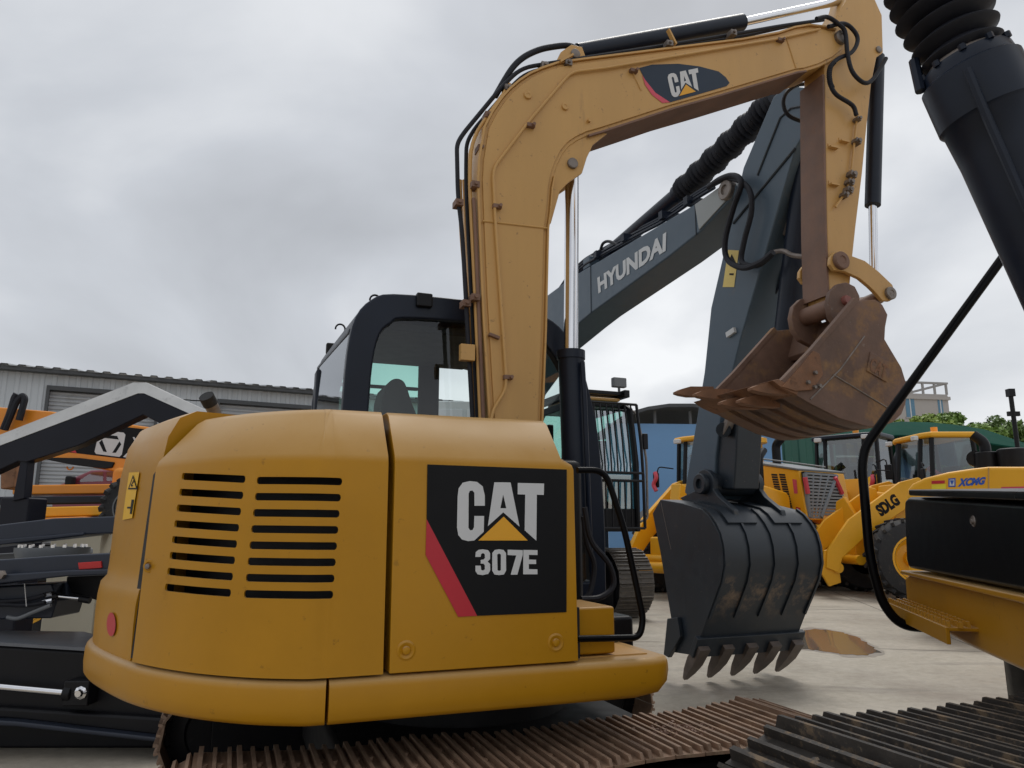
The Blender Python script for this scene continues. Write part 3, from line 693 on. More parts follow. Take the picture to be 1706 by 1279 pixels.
# ---- arm
arm_px = [(1371,105),(1375,380),(1379,490),(1384,508),(1396,514),(1410,506),(1414,470),(1416,445),(1423,380),(1434,290),(1442,208),(1449,142),(1458,97),(1469,89),(1467,27),(1455,0),(1448,-55),(1425,-62),(1412,-5),(1385,40),(1378,70)]
arm = MB().prism(C.uz(arm_px, 1.0), .985, 1.195).build('arm', YELB, cat, bevel=.008)
lf = C.uz([(1371,125),(1375,380),(1379,492)], .985)
MB().loft([[(u-.012, .975, z),(u-.012, 1.205, z),(u+.004, 1.205, z),(u+.004, .975, z)] for u, z in lf]).build('rear_plate', RUSTY, arm)
for x, y, w_, r_ in ((1399,66,.985,.06),): pass
disc(1463,83, .985, .026, .015, 'pin', STEEL, arm)
hs = [([(1360,31),(1378,28),(1396,39),(1408,53),(1412,89),(1420,119),(1438,137),(1452,134),(1467,113),(1476,97)], .90, .0155),
      ([(1380,44),(1405,39),(1420,48),(1429,65),(1420,86),(1396,98),(1383,113),(1383,137),(1393,157),(1420,175),(1427,192)], .925, .0155)]
for pts, w_, r_ in hs: MB().tube(smooth_path([C.onw(x, y, w_) for x, y in pts], 5), r_, 9).build('hose', RUB, arm)
MB().tube(smooth_path([C.onw(x, y, 1.3) for x, y in [(1345,139),(1325,143),(1310,155),(1305,172),(1312,190),(1330,200),(1350,204)]], 5), .015, 8).build('hose', RUB, arm)
m = MB(); hp_ = smooth_path([C.onw(x, y, .925) for x, y in [(1396,98),(1383,113),(1383,137),(1393,157)]], 8)
for q_ in hp_[4:20]: m.turn(q_, (.15,0,1), [(-.006,.0155),(-.003,.019),(.003,.019),(.006,.0155)], 9)
m.build('hose_guard', RUB, arm)
pp = [C.onw(x, y, .965) for x, y in [(1427,192),(1427,205),(1420,270),(1418,295),(1410,318),(1392,345)]]
MB().tube(pp, .008, 8).build('grease_pipe', YELB, arm)
for x, y, s_ in ((1427,200,.022),(1426,237,.03),(1418,292,.034),(1414,305,.03),(1412,318,.032),(1405,326,.025)):
    p = C.onw(x, y, .965); MB().box((p[0], .96, p[2]), (s_*1.6,.05,s_*1.1), Matrix.Rotation(.4, 3, 'Y')).cyl((p[0],.92,p[2]),(p[0],.985,p[2]),s_*.5,n=8).build('pipe_clamp', STEEL, arm)
for x, y in ((1386,247),(1404,237),(1387,309)):
    p = C.onw(x, y, .985); MB().bounds((p[0]-.035,.955,p[2]-.006),(p[0]+.035,.99,p[2]+.006)).bounds((p[0]-.035,.98,p[2]),(p[0]-.02,.99,p[2]+.03)).build('bracket', YELB, arm)
# bucket cylinder and links
k1 = C.onw(1461,95,1.09); k2 = C.onw(1454,342,1.09); k3 = C.onw(1456,455,1.09)
MB().cyl(k1, k2, .055, n=22).build('bucket_cylinder', CYLB, cat); MB().cyl(k2, k3, .029, n=18).build('cylinder_rod', CHROME, cat)
lk = [(1384,428),(1390,419),(1402,416),(1414,424),(1441,434),(1464,452),(1487,474),(1492,488),(1484,501),(1470,500),(1460,488),(1449,477),(1432,463),(1408,452),(1390,450),(1383,440)]
lku = C.uz(lk, .93)
for w_ in (.93, 1.22):
    l_ = MB().prism(lku, w_, w_+.03).build('bucket_link', YELB, cat, bevel=.005)
    if w_ < 1:
        disc(1399,435, w_, .062, .03, 'pin', RUSTY, l_, ring=True); disc(1482,489, w_, .045, .022, 'pin', STEEL, l_, ring=True)
pA = C.onw(1399,435,.93); pB = C.onw(1482,489,.93); pE = C.onw(1402,503,.9)
MB().cyl((pB[0],.93,pB[2]),(pB[0],1.25,pB[2]),.035).cyl((pA[0],.93,pA[2]),(pA[0],1.25,pA[2]),.04).build('link_pin', STEEL, cat)
MB().cyl((pB[0],1.02,pB[2]),(pE[0]+.14,1.02,pE[2]-.02),.045).cyl((pB[0],1.16,pB[2]),(pE[0]+.14,1.16,pE[2]-.02),.045).build('push_link', RUSTY, cat)

# ---- bucket
BN, BF = .70, 1.48
sp_px = [(1429,501),(1458,499),(1470,507),(1479,524),(1475,545),(1474,565),(1490,592),(1502,612),(1509,635),(1511,653),(1509,672),(1502,690),(1488,703),(1470,710),(1445,710),(1400,697),(1350,672),(1300,643),(1312,634),(1357,586),(1402,533)]
spu = C.uz(sp_px, BN)
shell = spu[2:18]
sV = [Vector(p) for p in shell]; inn = []
for i in range(len(sV)):
    d = (sV[min(i+1, len(sV)-1)]-sV[max(i-1, 0)]).normalized(); inn.append(sV[i]+Vector((d.y, -d.x))*.02)
bk = MB(); bk.loft([[(p.x, BN+.012, p.y), (p.x, BF-.012, p.y), (q.x, BF-.012, q.y), (q.x, BN+.012, q.y)] for p, q in zip(sV, inn)])
bucket = bk.build('bucket', BUCK, cat, angle=50)
MB().prism(spu, BN, BN+.022).build('side_plate', BUCK, bucket, bevel=.004); MB().prism(spu, BF-.022, BF).build('side_plate', BUCK, bucket, bevel=.004)
# thick rim along the open edge, side cutters, lip
rim = C.uz([(1306,640),(1357,586),(1402,533),(1429,501)], BN)
for w0, w1 in ((BN-.008, BN+.03), (BF-.03, BF+.008)):
    strip(rim, w0, w1, .03, 'rim', BUCK, bucket)
sc_ = C.uz([(1300,645),(1330,612),(1352,585),(1362,590),(1368,625),(1350,650),(1322,652)], BN)
for w0 in (BN-.018, BF+.001):
    s1 = MB().prism(sc_, w0, w0+.017).build('side_cutter', BUCKO, bucket, bevel=.003)
for x, y in ((1357,621),(1345,637),(1364,643),(1356,645)):
    disc(x, y, BN-.018, .013, .018, 'bolt', STEEL, bucket, 6)
lipz = shell[-1]; d0 = (Vector(shell[-1])-Vector(shell[-2])).normalized()
lp_ = MB(); L0 = Vector(shell[-1]); n0 = Vector((d0.y, -d0.x))
lp_.loft([[(L0.x-d0.x*.12, w_, L0.y-d0.y*.12), (L0.x-d0.x*.12+n0.x*.03, w_, L0.y-d0.y*.12+n0.y*.03), (L0.x+d0.x*.03+n0.x*.03, w_, L0.y+d0.y*.03+n0.y*.03), (L0.x+d0.x*.07, w_, L0.y+d0.y*.07), (L0.x-n0.x*.01, w_, L0.y-n0.y*.01)] for w_ in (BN-.01, (BN+BF)/2, BF+.01)])
lp_.build('lip', BUCKO, bucket, bevel=.004)
tt = MB(); A = L0+d0*.02; D = Vector((-1, -.06)).normalized()
tt.loft([[(A.x-D.x*.12, -.034, A.y+.035), (A.x-D.x*.12, .034, A.y+.035), (A.x-D.x*.12, .034, A.y-.03), (A.x-D.x*.12, -.034, A.y-.03)],
         [(A.x+D.x*.06, -.033, A.y+.03), (A.x+D.x*.06, .033, A.y+.03), (A.x+D.x*.06, .033, A.y-.035), (A.x+D.x*.06, -.033, A.y-.035)],
         [(A.x+D.x*.125, -.03, A.y+.012), (A.x+D.x*.125, .03, A.y+.012), (A.x+D.x*.125, .03, A.y-.028), (A.x+D.x*.125, -.034, A.y-.028)],
         [(A.x+D.x*.165, -.022, A.y-.006), (A.x+D.x*.165, .022, A.y-.006), (A.x+D.x*.165, .022, A.y-.02), (A.x+D.x*.165, -.022, A.y-.02)]])
tme = tt.mesh('tooth', BUCKO, 50)
for k in range(5): link('tooth', tme, bucket, (0, BN+.06+k*(BF-BN-.12)/4, 0), (0, random.uniform(-.03,.03), 0))
for k in range(4):
    w_ = BN+.12+k*.155
    strip([tuple(Vector(p)) for p in shell[10:]], w_, w_+.06, -.014, 'wear_strip', BUCKO if k % 2 else BUCK, bucket)
ear = [(1372,508),(1376,488),(1388,476),(1402,473),(1416,480),(1424,496),(1424,515),(1440,535),(1410,560),(1388,548),(1376,530)]
eu = C.uz(ear, .9)
for w_ in (.90, 1.245): MB().prism(eu, w_-.045, w_).build('hinge_ear', BUCK, bucket, bevel=.008)
p = C.onw(1408,501,.855); MB().turn((p[0], .855, p[2]), (0,-1,0), [(-.01,.034),(.02,.033),(.03,.026),(.03,.001)], 18).build('pin', paint('reddish_pin', (.30,.10,.08), .5, .2, .2), bucket)
p2_ = C.onw(1397,508,.9); MB().cyl((p2_[0],.88,p2_[2]),(p2_[0],1.25,p2_[2]),.062,n=18).build('pin_boss', RUSTY, bucket)
hb = [(u, z) for u, z in spu[0:4]]; c_ = C.onw(1440,520,.9)
MB().prism([(spu[3][0]-.005, spu[3][1]), (spu[2][0]-.01, spu[2][1]+.005), (eu[6][0]-.02, eu[6][1]-.02), (eu[8][0], eu[8][1]-.02), (eu[8][0]+.03, eu[8][1]-.05)], BN+.02, BF-.02).build('top_plate', BUCK, bucket, bevel=.006)
bd = C.uz([(1449,586),(1485,606),(1476,637),(1443,618)], BN); MB().prism(bd, BN-.008, BN+.002).build('badge', BUCK, bucket, bevel=.003)
lettering('badge_letters', 'CAT', [(1453,594),(1480,609),(1474,631),(1448,616)], lambda x, y: C.onw(x, y, BN-.011), BUCKO, bucket, .03)
for a, b in (((1350,665),(1400,615)),((1400,615),(1440,560)),((1388,624),(1480,680))):
    MB().tube([C.onw(*a, BN-.001), C.onw(*b, BN-.001)], .005, 6).build('weld_seam', STEEL, bucket)

# ================================================================ the grey excavator behind, its bucket on the ground
h0 = at_z(1215, 1130, 0)
HF = Frame(h0[0], h0[1], -68)
hy = thing('excavator', HF, 'slate grey excavator with HYUNDAI on its boom and its clean dark bucket on the ground', 'excavator', 'parked excavators')
def hz(pts, w_): return HF.uz(pts, w_)
bn = hz([(954,460),(1000,433),(1158,339),(1204,306),(1214,300),(1222,303),(1227,313),(1223,326),(1214,335),(1165,387),(1112,429),(985,521),(962,540)], -.27)
hb_o = [(-5.7,1.75),(-6.1,1.95),(-5.6,3.5),(-4.6,4.4),(-3.5,4.80)] + bn + [(-3.3,3.98),(-4.5,3.5)]
hboom = MB().prism(hb_o, -.27, .18).build('boom', HYG, hy, bevel=.02)
pn = HF.onw(1213,317,-.27); MB().turn((pn[0],-.27,pn[2]), (0,-1,0), [(-.02,.10),(.04,.10),(.05,.09),(.05,.05),(.03,.045),(.03,.001)], 20).build('pin', STEEL, hboom)
cs = hz([(1159,341),(1204,309),(1214,303),(1224,314),(1212,333),(1166,383)], -.27)
MB().prism(cs, -.285, -.268).build('end_casting', paint('light_grey_casting', (.30,.32,.32), .5, .06), hboom, bevel=.006)
lettering('lettering', 'HYUNDAI', [(995,462.6),(1110,386),(1109,418),(997,489)], lambda x, y: HF.onw(x, y, -.276), WHB, hboom, .045)
for a, b in (((984,443),(985,521)),((1158,341),(1160,392))):
    MB().tube([HF.onw(*a, -.271), HF.onw(*b, -.271)], .008, 6).build('weld_seam', HYD, hboom)
for k, (w_, dy) in enumerate(((-.22,0),(-.14,5),(-.05,9))):
    MB().tube(round_path([HF.onw(x, y-dy, w_) for x, y in [(925,500),(950,463),(975,440),(1060,392),(1100,372),(1160,330),(1190,312)]], .1, 4), .02, 7).build('hydraulic_line', CYLB, hboom)
for x, y in ((962,450),(1000,425),(1046,397),(1110,360),(1152,336)):
    p = HF.onw(x, y, -.2); MB().box((p[0], -.15, p[2]), (.07,.26,.09)).build('line_clamp', CYLB, hboom)
# arm cylinder with its bellows
def hcyl(pts, w_, rr, name, mat, parent, n=20): return MB().tube([HF.onw(x, y, w_) for x, y in pts], rr, n).build(name, mat, parent)
ac = hcyl([(1005,430),(1137,318)], 0, .092, 'arm_cylinder', CYLB, hy)
A = Vector(HF.onw(1135,320,0)); B = Vector(HF.onw(1300,160,0)); n_ = 30; prof = []
L_ = (B-A).length
for k in range(n_):
    prof += [(L_*k/n_, .108), (L_*(k+.5)/n_, .138+.012*math.sin(k*1.3))]
MB().turn(A, B-A, [(0,.02)]+prof+[(L_,.02)], 18).build('bellows', RUB, ac)
hcyl([(1130,324),(1142,313)], 0, .115, 'cylinder_collar', CYLB, ac)
MB().tube(smooth_path([HF.onw(x, y, -.15) for x, y in [(1000,418),(1005,405),(1015,402),(1030,408)]], 5), .02, 7).build('hose', RUB, hboom)
p = HF.onw(990,440,-.1); MB().box(p, (.2,.25,.16)).build('cylinder_bracket', HYG, hboom, bevel=.02)
# arm
ha = hz([(1300,150),(1315,142),(1345,145),(1352,200),(1326,245),(1288,375),(1234,563),(1200,700),(1192,760),(1190,815),(1178,832),(1150,832),(1140,820),(1150,760),(1160,700),(1173,620),(1184,513),(1238,279),(1288,161)], -.2)
harm = MB().prism(ha, -.2, .2).build('arm', HYG, hy, bevel=.015)
rb = hz([(1330,155),(1300,165),(1262,262),(1225,375)], -.205)
MB().tube([(u, -.203, z) for u, z in hz([(1345,175),(1318,180),(1300,196),(1262,292)], -.203)], .012, 6).build('weld_seam', HYD, harm)
MB().tube([(u, -.203, z) for u, z in hz([(1325,247),(1222,372)], -.203)], .014, 6).build('weld_seam', HYD, harm)
decal('warning_sticker', [[(1213,416),(1231,417),(1223,478),(1204,478)]], lambda x, y: HF.onw(x, y, -.204), paint('pale_yellow_sticker', (.72,.55,.16), .5), harm)
decal('warning_mark', [[(1215,455),(1222,455),(1222,458),(1215,458)]], lambda x, y: HF.onw(x, y, -.207), DBLK, harm)
decal('warning_mark', [[(1219,423),(1226,438),(1212,438)]], lambda x, y: HF.onw(x, y, -.207), DBLK, harm)
p = HF.onw(1220,554,-.2); MB().box((p[0],-.215,p[2]), (.12,.03,.05), Matrix.Rotation(-.2, 3, 'Y')).build('plate_tag', WHB, harm)
MB().tube(smooth_path([HF.onw(x, y, -.33) for x, y in [(1180,312),(1200,298),(1222,292),(1235,305),(1222,345),(1208,400),(1212,432),(1238,446),(1268,436),(1288,420)]], 5), .028, 9).build('hose', RUB, harm)
MB().tube(smooth_path([HF.onw(x, y, -.30) for x, y in [(1186,308),(1215,297),(1246,312),(1252,350),(1240,400),(1236,436),(1262,442),(1286,424)]], 5), .026, 9).build('hose', RUB, harm)
MB().tube(smooth_path([HF.onw(x, y, -.22) for x, y in [(1288,420),(1305,418),(1320,425),(1345,428)]], 5), .022, 8).build('hydraulic_line', STEEL, harm)
MB().tube(smooth_path([HF.onw(x, y, .05) for x, y in [(1310,428),(1300,470),(1275,520),(1262,560),(1252,600)]], 5), .016, 8).build('hydraulic_line', CYLB, harm)
lg = hz([(1300,372),(1316,352),(1332,360),(1338,390),(1320,402),(1300,398)], .02)
MB().prism(lg, -.02, .02).build('cylinder_bracket', HYG, harm, bevel=.01)
p = HF.onw(1314,380,-.02); MB().turn((p[0],-.02,p[2]), (0,-1,0), [(0,.07),(.04,.07),(.05,.06),(.05,.001)], 16).build('pin', STEEL, harm)
hcyl([(1352,215),(1312,560)], .0, .12, 'bucket_cylinder', CYLB, hy); hcyl([(1312,560),(1268,650),(1228,708)], .0, .055, 'cylinder_rod', CHROME, hy)
# bucket links
lk2 = hz([(1150,690),(1210,700),(1225,712),(1245,715),(1250,735),(1245,812),(1205,818),(1192,790),(1190,740)], -.16)
MB().prism(hz([(1192,706),(1228,704),(1226,760),(1222,815),(1190,815),(1188,760)], -.17), -.17, .13).build('bucket_link', HYD, hy, bevel=.02)
MB().tube([HF.onw(1205,716,-.26), HF.onw(1225,706,.2)], .07, 16).build('link_pin', HYD, hy)
p = HF.onw(1220,705,-.18); MB().box((p[0],-.22,p[2]), (.05,.08,.22), Matrix.Rotation(.6, 3, 'Y')).build('grease_fitting', STEEL, hy)
# bucket
def mud_band(name, base, band, z0, z1):
    m = paint(name, base, .42, .2, .12, (.09,.075,.055), scale=3); t = m.node_tree; N = t.nodes.new; L = t.links.new; b = t.nodes['Principled BSDF']
    src = b.inputs['Base Color'].links[0].from_socket; tcn = N('ShaderNodeTexCoord'); sp = N('ShaderNodeSeparateXYZ'); L(tcn.outputs['Object'], sp.inputs[0])
    nz = N('ShaderNodeTexNoise'); nz.inputs['Scale'].default_value = 7; nz.inputs['Detail'].default_value = 8; nz.inputs['Roughness'].default_value = .7; L(tcn.outputs['Object'], nz.inputs['Vector'])
    a = N('ShaderNodeMapRange'); a.interpolation_type = 'SMOOTHSTEP'; L(sp.outputs[2], a.inputs[0]); a.inputs[1].default_value = z0-.32; a.inputs[2].default_value = z0
    c = N('ShaderNodeMapRange'); c.interpolation_type = 'SMOOTHSTEP'; L(sp.outputs[2], c.inputs[0]); c.inputs[1].default_value = z1; c.inputs[2].default_value = z1+.10; c.inputs[3].default_value = 1; c.inputs[4].default_value = 0
    k = N('ShaderNodeMath'); k.operation = 'MULTIPLY'; L(a.outputs[0], k.inputs[0]); L(c.outputs[0], k.inputs[1])
    d = N('ShaderNodeMapRange'); L(nz.outputs[0], d.inputs[0]); d.inputs[1].default_value = .48; d.inputs[2].default_value = .68
    k2 = N('ShaderNodeMath'); k2.operation = 'MULTIPLY'; L(k.outputs[0], k2.inputs[0]); L(d.outputs[0], k2.inputs[1])
    mx = N('ShaderNodeMix'); mx.data_type = 'RGBA'; L(k2.outputs[0], mx.inputs[0]); L(src, mx.inputs[6]); mx.inputs[7].default_value = (*band, 1); L(mx.outputs[2], b.inputs['Base Color'])
    return m
HYB = mud_band('muddy_bucket_paint', (.017,.024,.033), (.19,.13,.085), .84, .93)
bw = .56
bp = hz([(1100,832),(1135,838),(1169,848),(1180,858),(1190,873),(1198,890),(1203,912),(1205,941),(1200,969),(1189,1000),(1178,1030),(1166,1066),(1158,1092)], -bw)
fr_edge = hz([(1112,1085),(1118,1031),(1100,920),(1087,855)], -bw)
V_ = [Vector(q_) for q_ in bp]; I_ = []
for i in range(len(V_)):
    d = (V_[min(i+1, len(V_)-1)]-V_[max(i-1, 0)]).normalized(); I_.append(V_[i]+Vector((d.y, -d.x))*.035)
hb = MB().loft([[(p.x,-bw+.02,p.y),(p.x,bw-.02,p.y),(q_.x,bw-.02,q_.y),(q_.x,-bw+.02,q_.y)] for p, q_ in zip(V_, I_)]).build('bucket', HYB, hy, angle=50)
for s_ in (-1, 1): MB().prism(bp+fr_edge, s_*bw-(0 if s_ < 0 else .03), s_*bw+(.03 if s_ < 0 else 0)).build('side_plate', HYD, hb, bevel=.006)
for k in range(5):
    w_ = -bw+.012+k*(2*bw-.05)/4
    strip(bp[2:11], w_, w_+.022, .018, 'wear_rib', HYD, hb)
for k in (-1, 1):
    strip(bp[1:5], k*.26-.16, k*.26+.16, .022, 'top_pad', HYD, hb)
D = (V_[-1]-V_[-2]).normalized(); Np = Vector((-D.y, D.x)); L0 = V_[-1]
hl = MB().loft([[(L0.x-D.x*.20+Np.x*.03, w_, L0.y-D.y*.20+Np.y*.03), (L0.x+Np.x*.03, w_, L0.y+Np.y*.03), (L0.x-Np.x*.03, w_, L0.y-Np.y*.03), (L0.x-D.x*.20-Np.x*.02, w_, L0.y-D.y*.20-Np.y*.02)] for w_ in (-bw-.05, bw+.05)]).build('lip', HYD, hb, bevel=.006)
TT = paint('bare_tooth_steel', (.10,.078,.066), .55, .3, .3, (.17,.11,.075), scale=8, bump=.3)
tip = Vector(hz([(1137,1131)], -bw)[0]); Tm = MB()
A = L0-D*.12+Np*.035; B2 = L0+D*.06; 
E_ = (tip-A).normalized(); Ep = Vector((-E_.y, E_.x)); Lt = (tip-A).length
for_r = []
for t_, hw, hh in ((0,.055,.045),(.45,.055,.05),(.75,.045,.032),(1,.02,.012)):
    c_ = A+E_*Lt*t_
    for_r.append([(c_.x+Ep.x*hh, -hw, c_.y+Ep.y*hh), (c_.x+Ep.x*hh, hw, c_.y+Ep.y*hh), (c_.x-Ep.x*hh, hw, c_.y-Ep.y*hh), (c_.x-Ep.x*hh, -hw, c_.y-Ep.y*hh)])
tm2 = Tm.loft(for_r).mesh('tooth', TT, 50)
for k in range(5): link('tooth', tm2, hb, (0, -bw+.03+k*(2*bw-.06)/4, 0), (0, random.uniform(-.02,.02), 0))
scu = hz([(1118,1030),(1135,1028),(1140,1060),(1120,1095),(1112,1090)], -bw)
for s_ in (-1, 1): MB().prism(scu, s_*bw-.045 if s_ < 0 else s_*bw+.002, s_*bw-.002 if s_ < 0 else s_*bw+.045).build('side_cutter', HYD, hb, bevel=.006)
p = HF.onw(1177,806,-.27)
pe = [(p[0]+.15*math.cos(t), p[2]+.14*math.sin(t)) for t in [k*math.pi/8 for k in range(-1, 10)]]
ear2 = pe+[(p[0]-.42, V_[0].y+.02), (p[0]-.3, V_[0].y-.03), (V_[4].x-.03, V_[4].y-.02), (V_[3].x+.02, V_[3].y+.05), (p[0]+.2, p[2]-.12)]
for s_ in (-1, 1): MB().prism(ear2, s_*.27-.03, s_*.27+.03).build('hinge_ear', HYD, hb, bevel=.01)
MB().turn((p[0],-.30,p[2]), (0,-1,0), [(0,.10),(.05,.10),(.06,.09),(.06,.05),(.03,.045),(.03,.001)], 18).build('pin', HYD, hb)
MB().cyl((p[0],-.27,p[2]),(p[0],.27,p[2]),.11,n=18).build('pin_boss', HYD, hb)
MB().tube([HF.onw(1101,836,-bw-.002), HF.onw(1118,915,-bw-.002)], .003, 5).build('weld_seam', STEEL, hb)
# upper body, cab with a barred front guard, tracks
body = MB().bounds((-8.3,-1.35,1.15),(-5.0,1.35,2.1)).build('upper_body', HYG, hy, bevel=.06)
MB().bounds((-9.0,-1.35,1.2),(-8.25,1.35,2.2)).build('counterweight', HYD, hy, bevel=.15)
MB().bounds((-5.2,-1.35,1.15),(-4.2,-.4,1.75)).build('tool_box', HYG, hy, bevel=.04)
cu0, cu1, cw0, cw1, cz0, cz1 = -5.6, -3.95, .52, 1.52, 1.35, 3.42
sp_ = [(cu0,cz0),(cu0,cz1-.1),(cu0+.1,cz1),(cu1-.35,cz1),(cu1-.12,cz1-.12),(cu1+.02,2.4),(cu1,cz0)]
ip_ = [(cu0+.09,cz0+.8),(cu0+.09,cz1-.2),(cu0+.18,cz1-.12),(cu1-.42,cz1-.12),(cu1-.2,cz1-.22),(cu1-.08,2.4),(cu1-.09,cz0+.1)]
cb = MB(); cb.frame(sp_, ip_, cw0, cw0+.07); cb.frame(sp_, ip_, cw1-.07, cw1)
cb.bounds((cu0+.05,cw0+.06,cz1-.09),(cu1-.34,cw1-.06,cz1-.004)); cb.bounds((cu0,cw0+.06,cz0),(cu0+.06,cw1-.06,cz0+.9)); cb.bounds((cu1-.09,cw0+.06,cz0),(cu1-.03,cw1-.06,cz0+.35))
cb.bounds((cu0+.02,cw0+.05,cz0),(cu1-.05,cw1-.05,cz0+.06))
hcab = cb.build('cab', BLK, hy, bevel=.02)
MB().loft([[(cu1-.06,cw0+.07,cz0+.35),(cu1-.06,cw1-.07,cz0+.35)],[(cu1-.03,cw0+.07,2.4),(cu1-.03,cw1-.07,2.4)],[(cu1-.17,cw0+.07,cz1-.14),(cu1-.17,cw1-.07,cz1-.14)]], caps=False, closed=False).build('windscreen', glass('teal_cab_glass', (.55,.75,.74), .42), hcab, angle=0)
for s_ in (cw0+.03, cw1-.035): MB().flat([(a, s_, z) for a, z in ip_]).build('window_pane', GLG, hcab, angle=0)
MB().bounds((cu0+.35,.8,1.5),(cu0+.95,1.3,2.0)).build('seat_cushion', SEAT, hcab, bevel=.06); MB().bounds((cu0+.3,.8,1.9),(cu0+.45,1.3,2.75)).build('seat', SEAT, hcab, bevel=.06)
gb = MB(); gu = cu1+.10
def gx(z): return gu+(.02 if z < 2.5 else .02-(z-2.5)*.16)
for z in (cz0+.05, 2.12, 2.24, cz1-.08):
    gb.tube([(gx(z), cw0, z), (gx(z), cw1, z)], .022, 6)
for w_ in (cw0, cw1): gb.tube([(gx(z), w_, z) for z in (cz0+.05, 2.2, 2.7, 3.05, cz1-.08)], .024, 6)
guard = gb.build('front_guard', BLK, hcab)
for k in range(1, 9):
    w_ = cw0+(cw1-cw0)*k/9
    MB().tube([(gx(z), w_, z) for z in (cz0+.05, 2.12)], .014, 5).build('bar', BLK, guard)
    MB().tube([(gx(z), w_, z) for z in (2.24, 2.7, 3.05, cz1-.08)], .014, 5).build('bar', BLK, guard)
MB().bounds((cu0+.3,cw0+.05,cz1+.0),(cu1-.25,cw1-.15,cz1+.05)).build('roof_trim', YELB, hcab, bevel=.02)
rg = MB()
for k in range(8): rg.bounds((cu0+.2+k*.17,cw0+.0,cz1+.09),(cu0+.28+k*.17,cw1-.1,cz1+.15))
rg.bounds((cu0+.1,cw1-.16,cz1+.05),(cu1-.1,cw1-.06,cz1+.17)); rg.bounds((cu0+.1,cw0,cz1+.05),(cu1-.1,cw0+.08,cz1+.17))
rg.build('roof_guard', BLK, hcab, bevel=.01)
MB().box((cu1-.2,cw1-.2,cz1+.30), (.10,.24,.16)).box((cu1-.2,cw1-.2,cz1+.19),(.04,.04,.08)).build('work_lamp', GRY, hcab, bevel=.015)
MB().tube(round_path([(cu1-.05,cw1+.02,1.5),(cu1-.02,cw1+.14,1.55),(cu1+.02,cw1+.13,2.5),(cu1-.12,cw1+.05,3.25),(cu1-.3,cw1,3.3)], .15, 4), .02, 7).build('grab_rail', STEEL, hcab)
MB().box((cu1+.05,cw1+.1,2.75), (.05,.09,.25)).build('mirror', BLK, hcab, bevel=.015)
for wc in (1.55, -1.55): make_track(hy, -8.3, -4.15, 1.06, .03, wc, .62, .20, paint('grey_track_steel', (.09,.078,.066), .5, .3, .3, (.2,.15,.1), scale=9), BLK, sag=.03, gh=.032)
MB().bounds((-7.4,-1.3,.45),(-5.2,1.3,1.1)).build('undercarriage', BLK, hy, bevel=.05)

# ================================================================ the excavator cut off by the right edge
RM = Frame(1.95, 3.6, -105)
rm = thing('excavator', RM, 'excavator cut off by the right edge, black door above a yellow stepped frame', 'excavator', 'parked excavators')
rd = [(-.31,1.20),(-.34,1.24),(-.27,1.51),(-.245,1.545),(-.17,1.555),(2.3,1.425),(2.3,1.20)]
rdo = MB().prism(rd, 0, .5).build('side_door', BLKG, rm, bevel=.02, seg=3)
MB().prism([(-.02,1.556),(-.02,1.585),(2.3,1.463),(2.3,1.434)], -.03, 1.2).build('door_lid', BLKG, rm, bevel=.008)
p = RM.onw(1622,868,0); MB().turn((p[0],0,p[2]), (0,-1,0), [(0,.022),(.004,.02),(.003,.013),(.010,.011),(.010,.001)], 14).build('lock', STEEL, rdo)
rlow = hzl = RM.uz([(1497,962),(1501,1000),(1506,1022),(1553,1050),(1600,1066)], 0)
ylow = [(-.50,1.145),(-.515,1.02),(-.47,.965),(.02,.945),(.5,.93),(2.3,.93),(2.3,1.175),(-.36,1.175)]
rl = MB().prism(ylow, .02, 1.4).build('lower_frame', YEL, rm, bevel=.02, seg=3)
MB().prism([(-.40,1.185),(-.42,1.165),(2.3,1.165),(2.3,1.195)], -.02, .3).build('sill', YEL, rm, bevel=.008)
st_ = MB().bounds((-.44,-.09,1.005),(.62,.03,1.02)).build('step', YEL, rm, bevel=.004)
MB().bounds((-.44,-.095,.955),(.62,-.080,1.02)).build('step_edge', YEL, st_, bevel=.003)
tme3 = MB().add([(-.02,-.006,0),(.02,-.006,0),(.012,-.006,.022),(-.012,-.006,.022),(-.02,.006,0),(.02,.006,0),(.012,.006,.022),(-.012,.006,.022)], [(0,1,2,3),(4,7,6,5),(0,3,7,4),(1,5,6,2),(3,2,6,7),(0,4,5,1)]).mesh('step_tooth', YEL, 0)
for r_, w_ in enumerate((-.08,-.045,-.01)):
    for k in range(19): link('step_tooth', tme3, st_, (-.41+k*.056+(.028 if r_ % 2 else 0), w_, 1.02))
rr = [RM.onu(x, y, -.05) for x, y in [(1690,402),(1670,430),(1442,742),(1436,775),(1449,930),(1470,1005),(1500,1042),(1560,1047)]]
MB().tube(round_path(rr, .16, 6), .0225, 12).build('grab_rail', BLKG, rm)
# boom cylinder with its ribbed boot
Y_ = 2.6
def rc(px, py): return Vector(RM.L(at_y(px, py, Y_)))
c0, c1, c2 = rc(1607,103), rc(1668,236), rc(1800,520)
ax = (c2-c0).normalized()
bcy = MB().turn(c0, ax, [(0,.05),(0,.15),(.015,.16),(.05,.165),(.06,.178),(.24,.178),(.255,.166),(.40,.158),(2.25,.15),(2.25,.05)], 36).build('boom_cylinder', CYLB, rm)
MB().turn(c0-ax*.02, ax, [(0,.05),(0,.125),(.012,.13),(.025,.13),(.035,.125),(.035,.05)], 36).build('clamp_band', STEEL, bcy)
t0 = rc(1573,85); t1 = rc(1535,-70); pr = []; Lb = (t1-c0).length; nb = 7
for k in range(nb): pr += [(Lb*k/nb, .108), (Lb*(k+.42)/nb, .145+.026*min(1, k/3)), (Lb*(k+.55)/nb, .150+.026*min(1, k/3)), (Lb*(k+.66)/nb, .143+.022*min(1, k/3))]
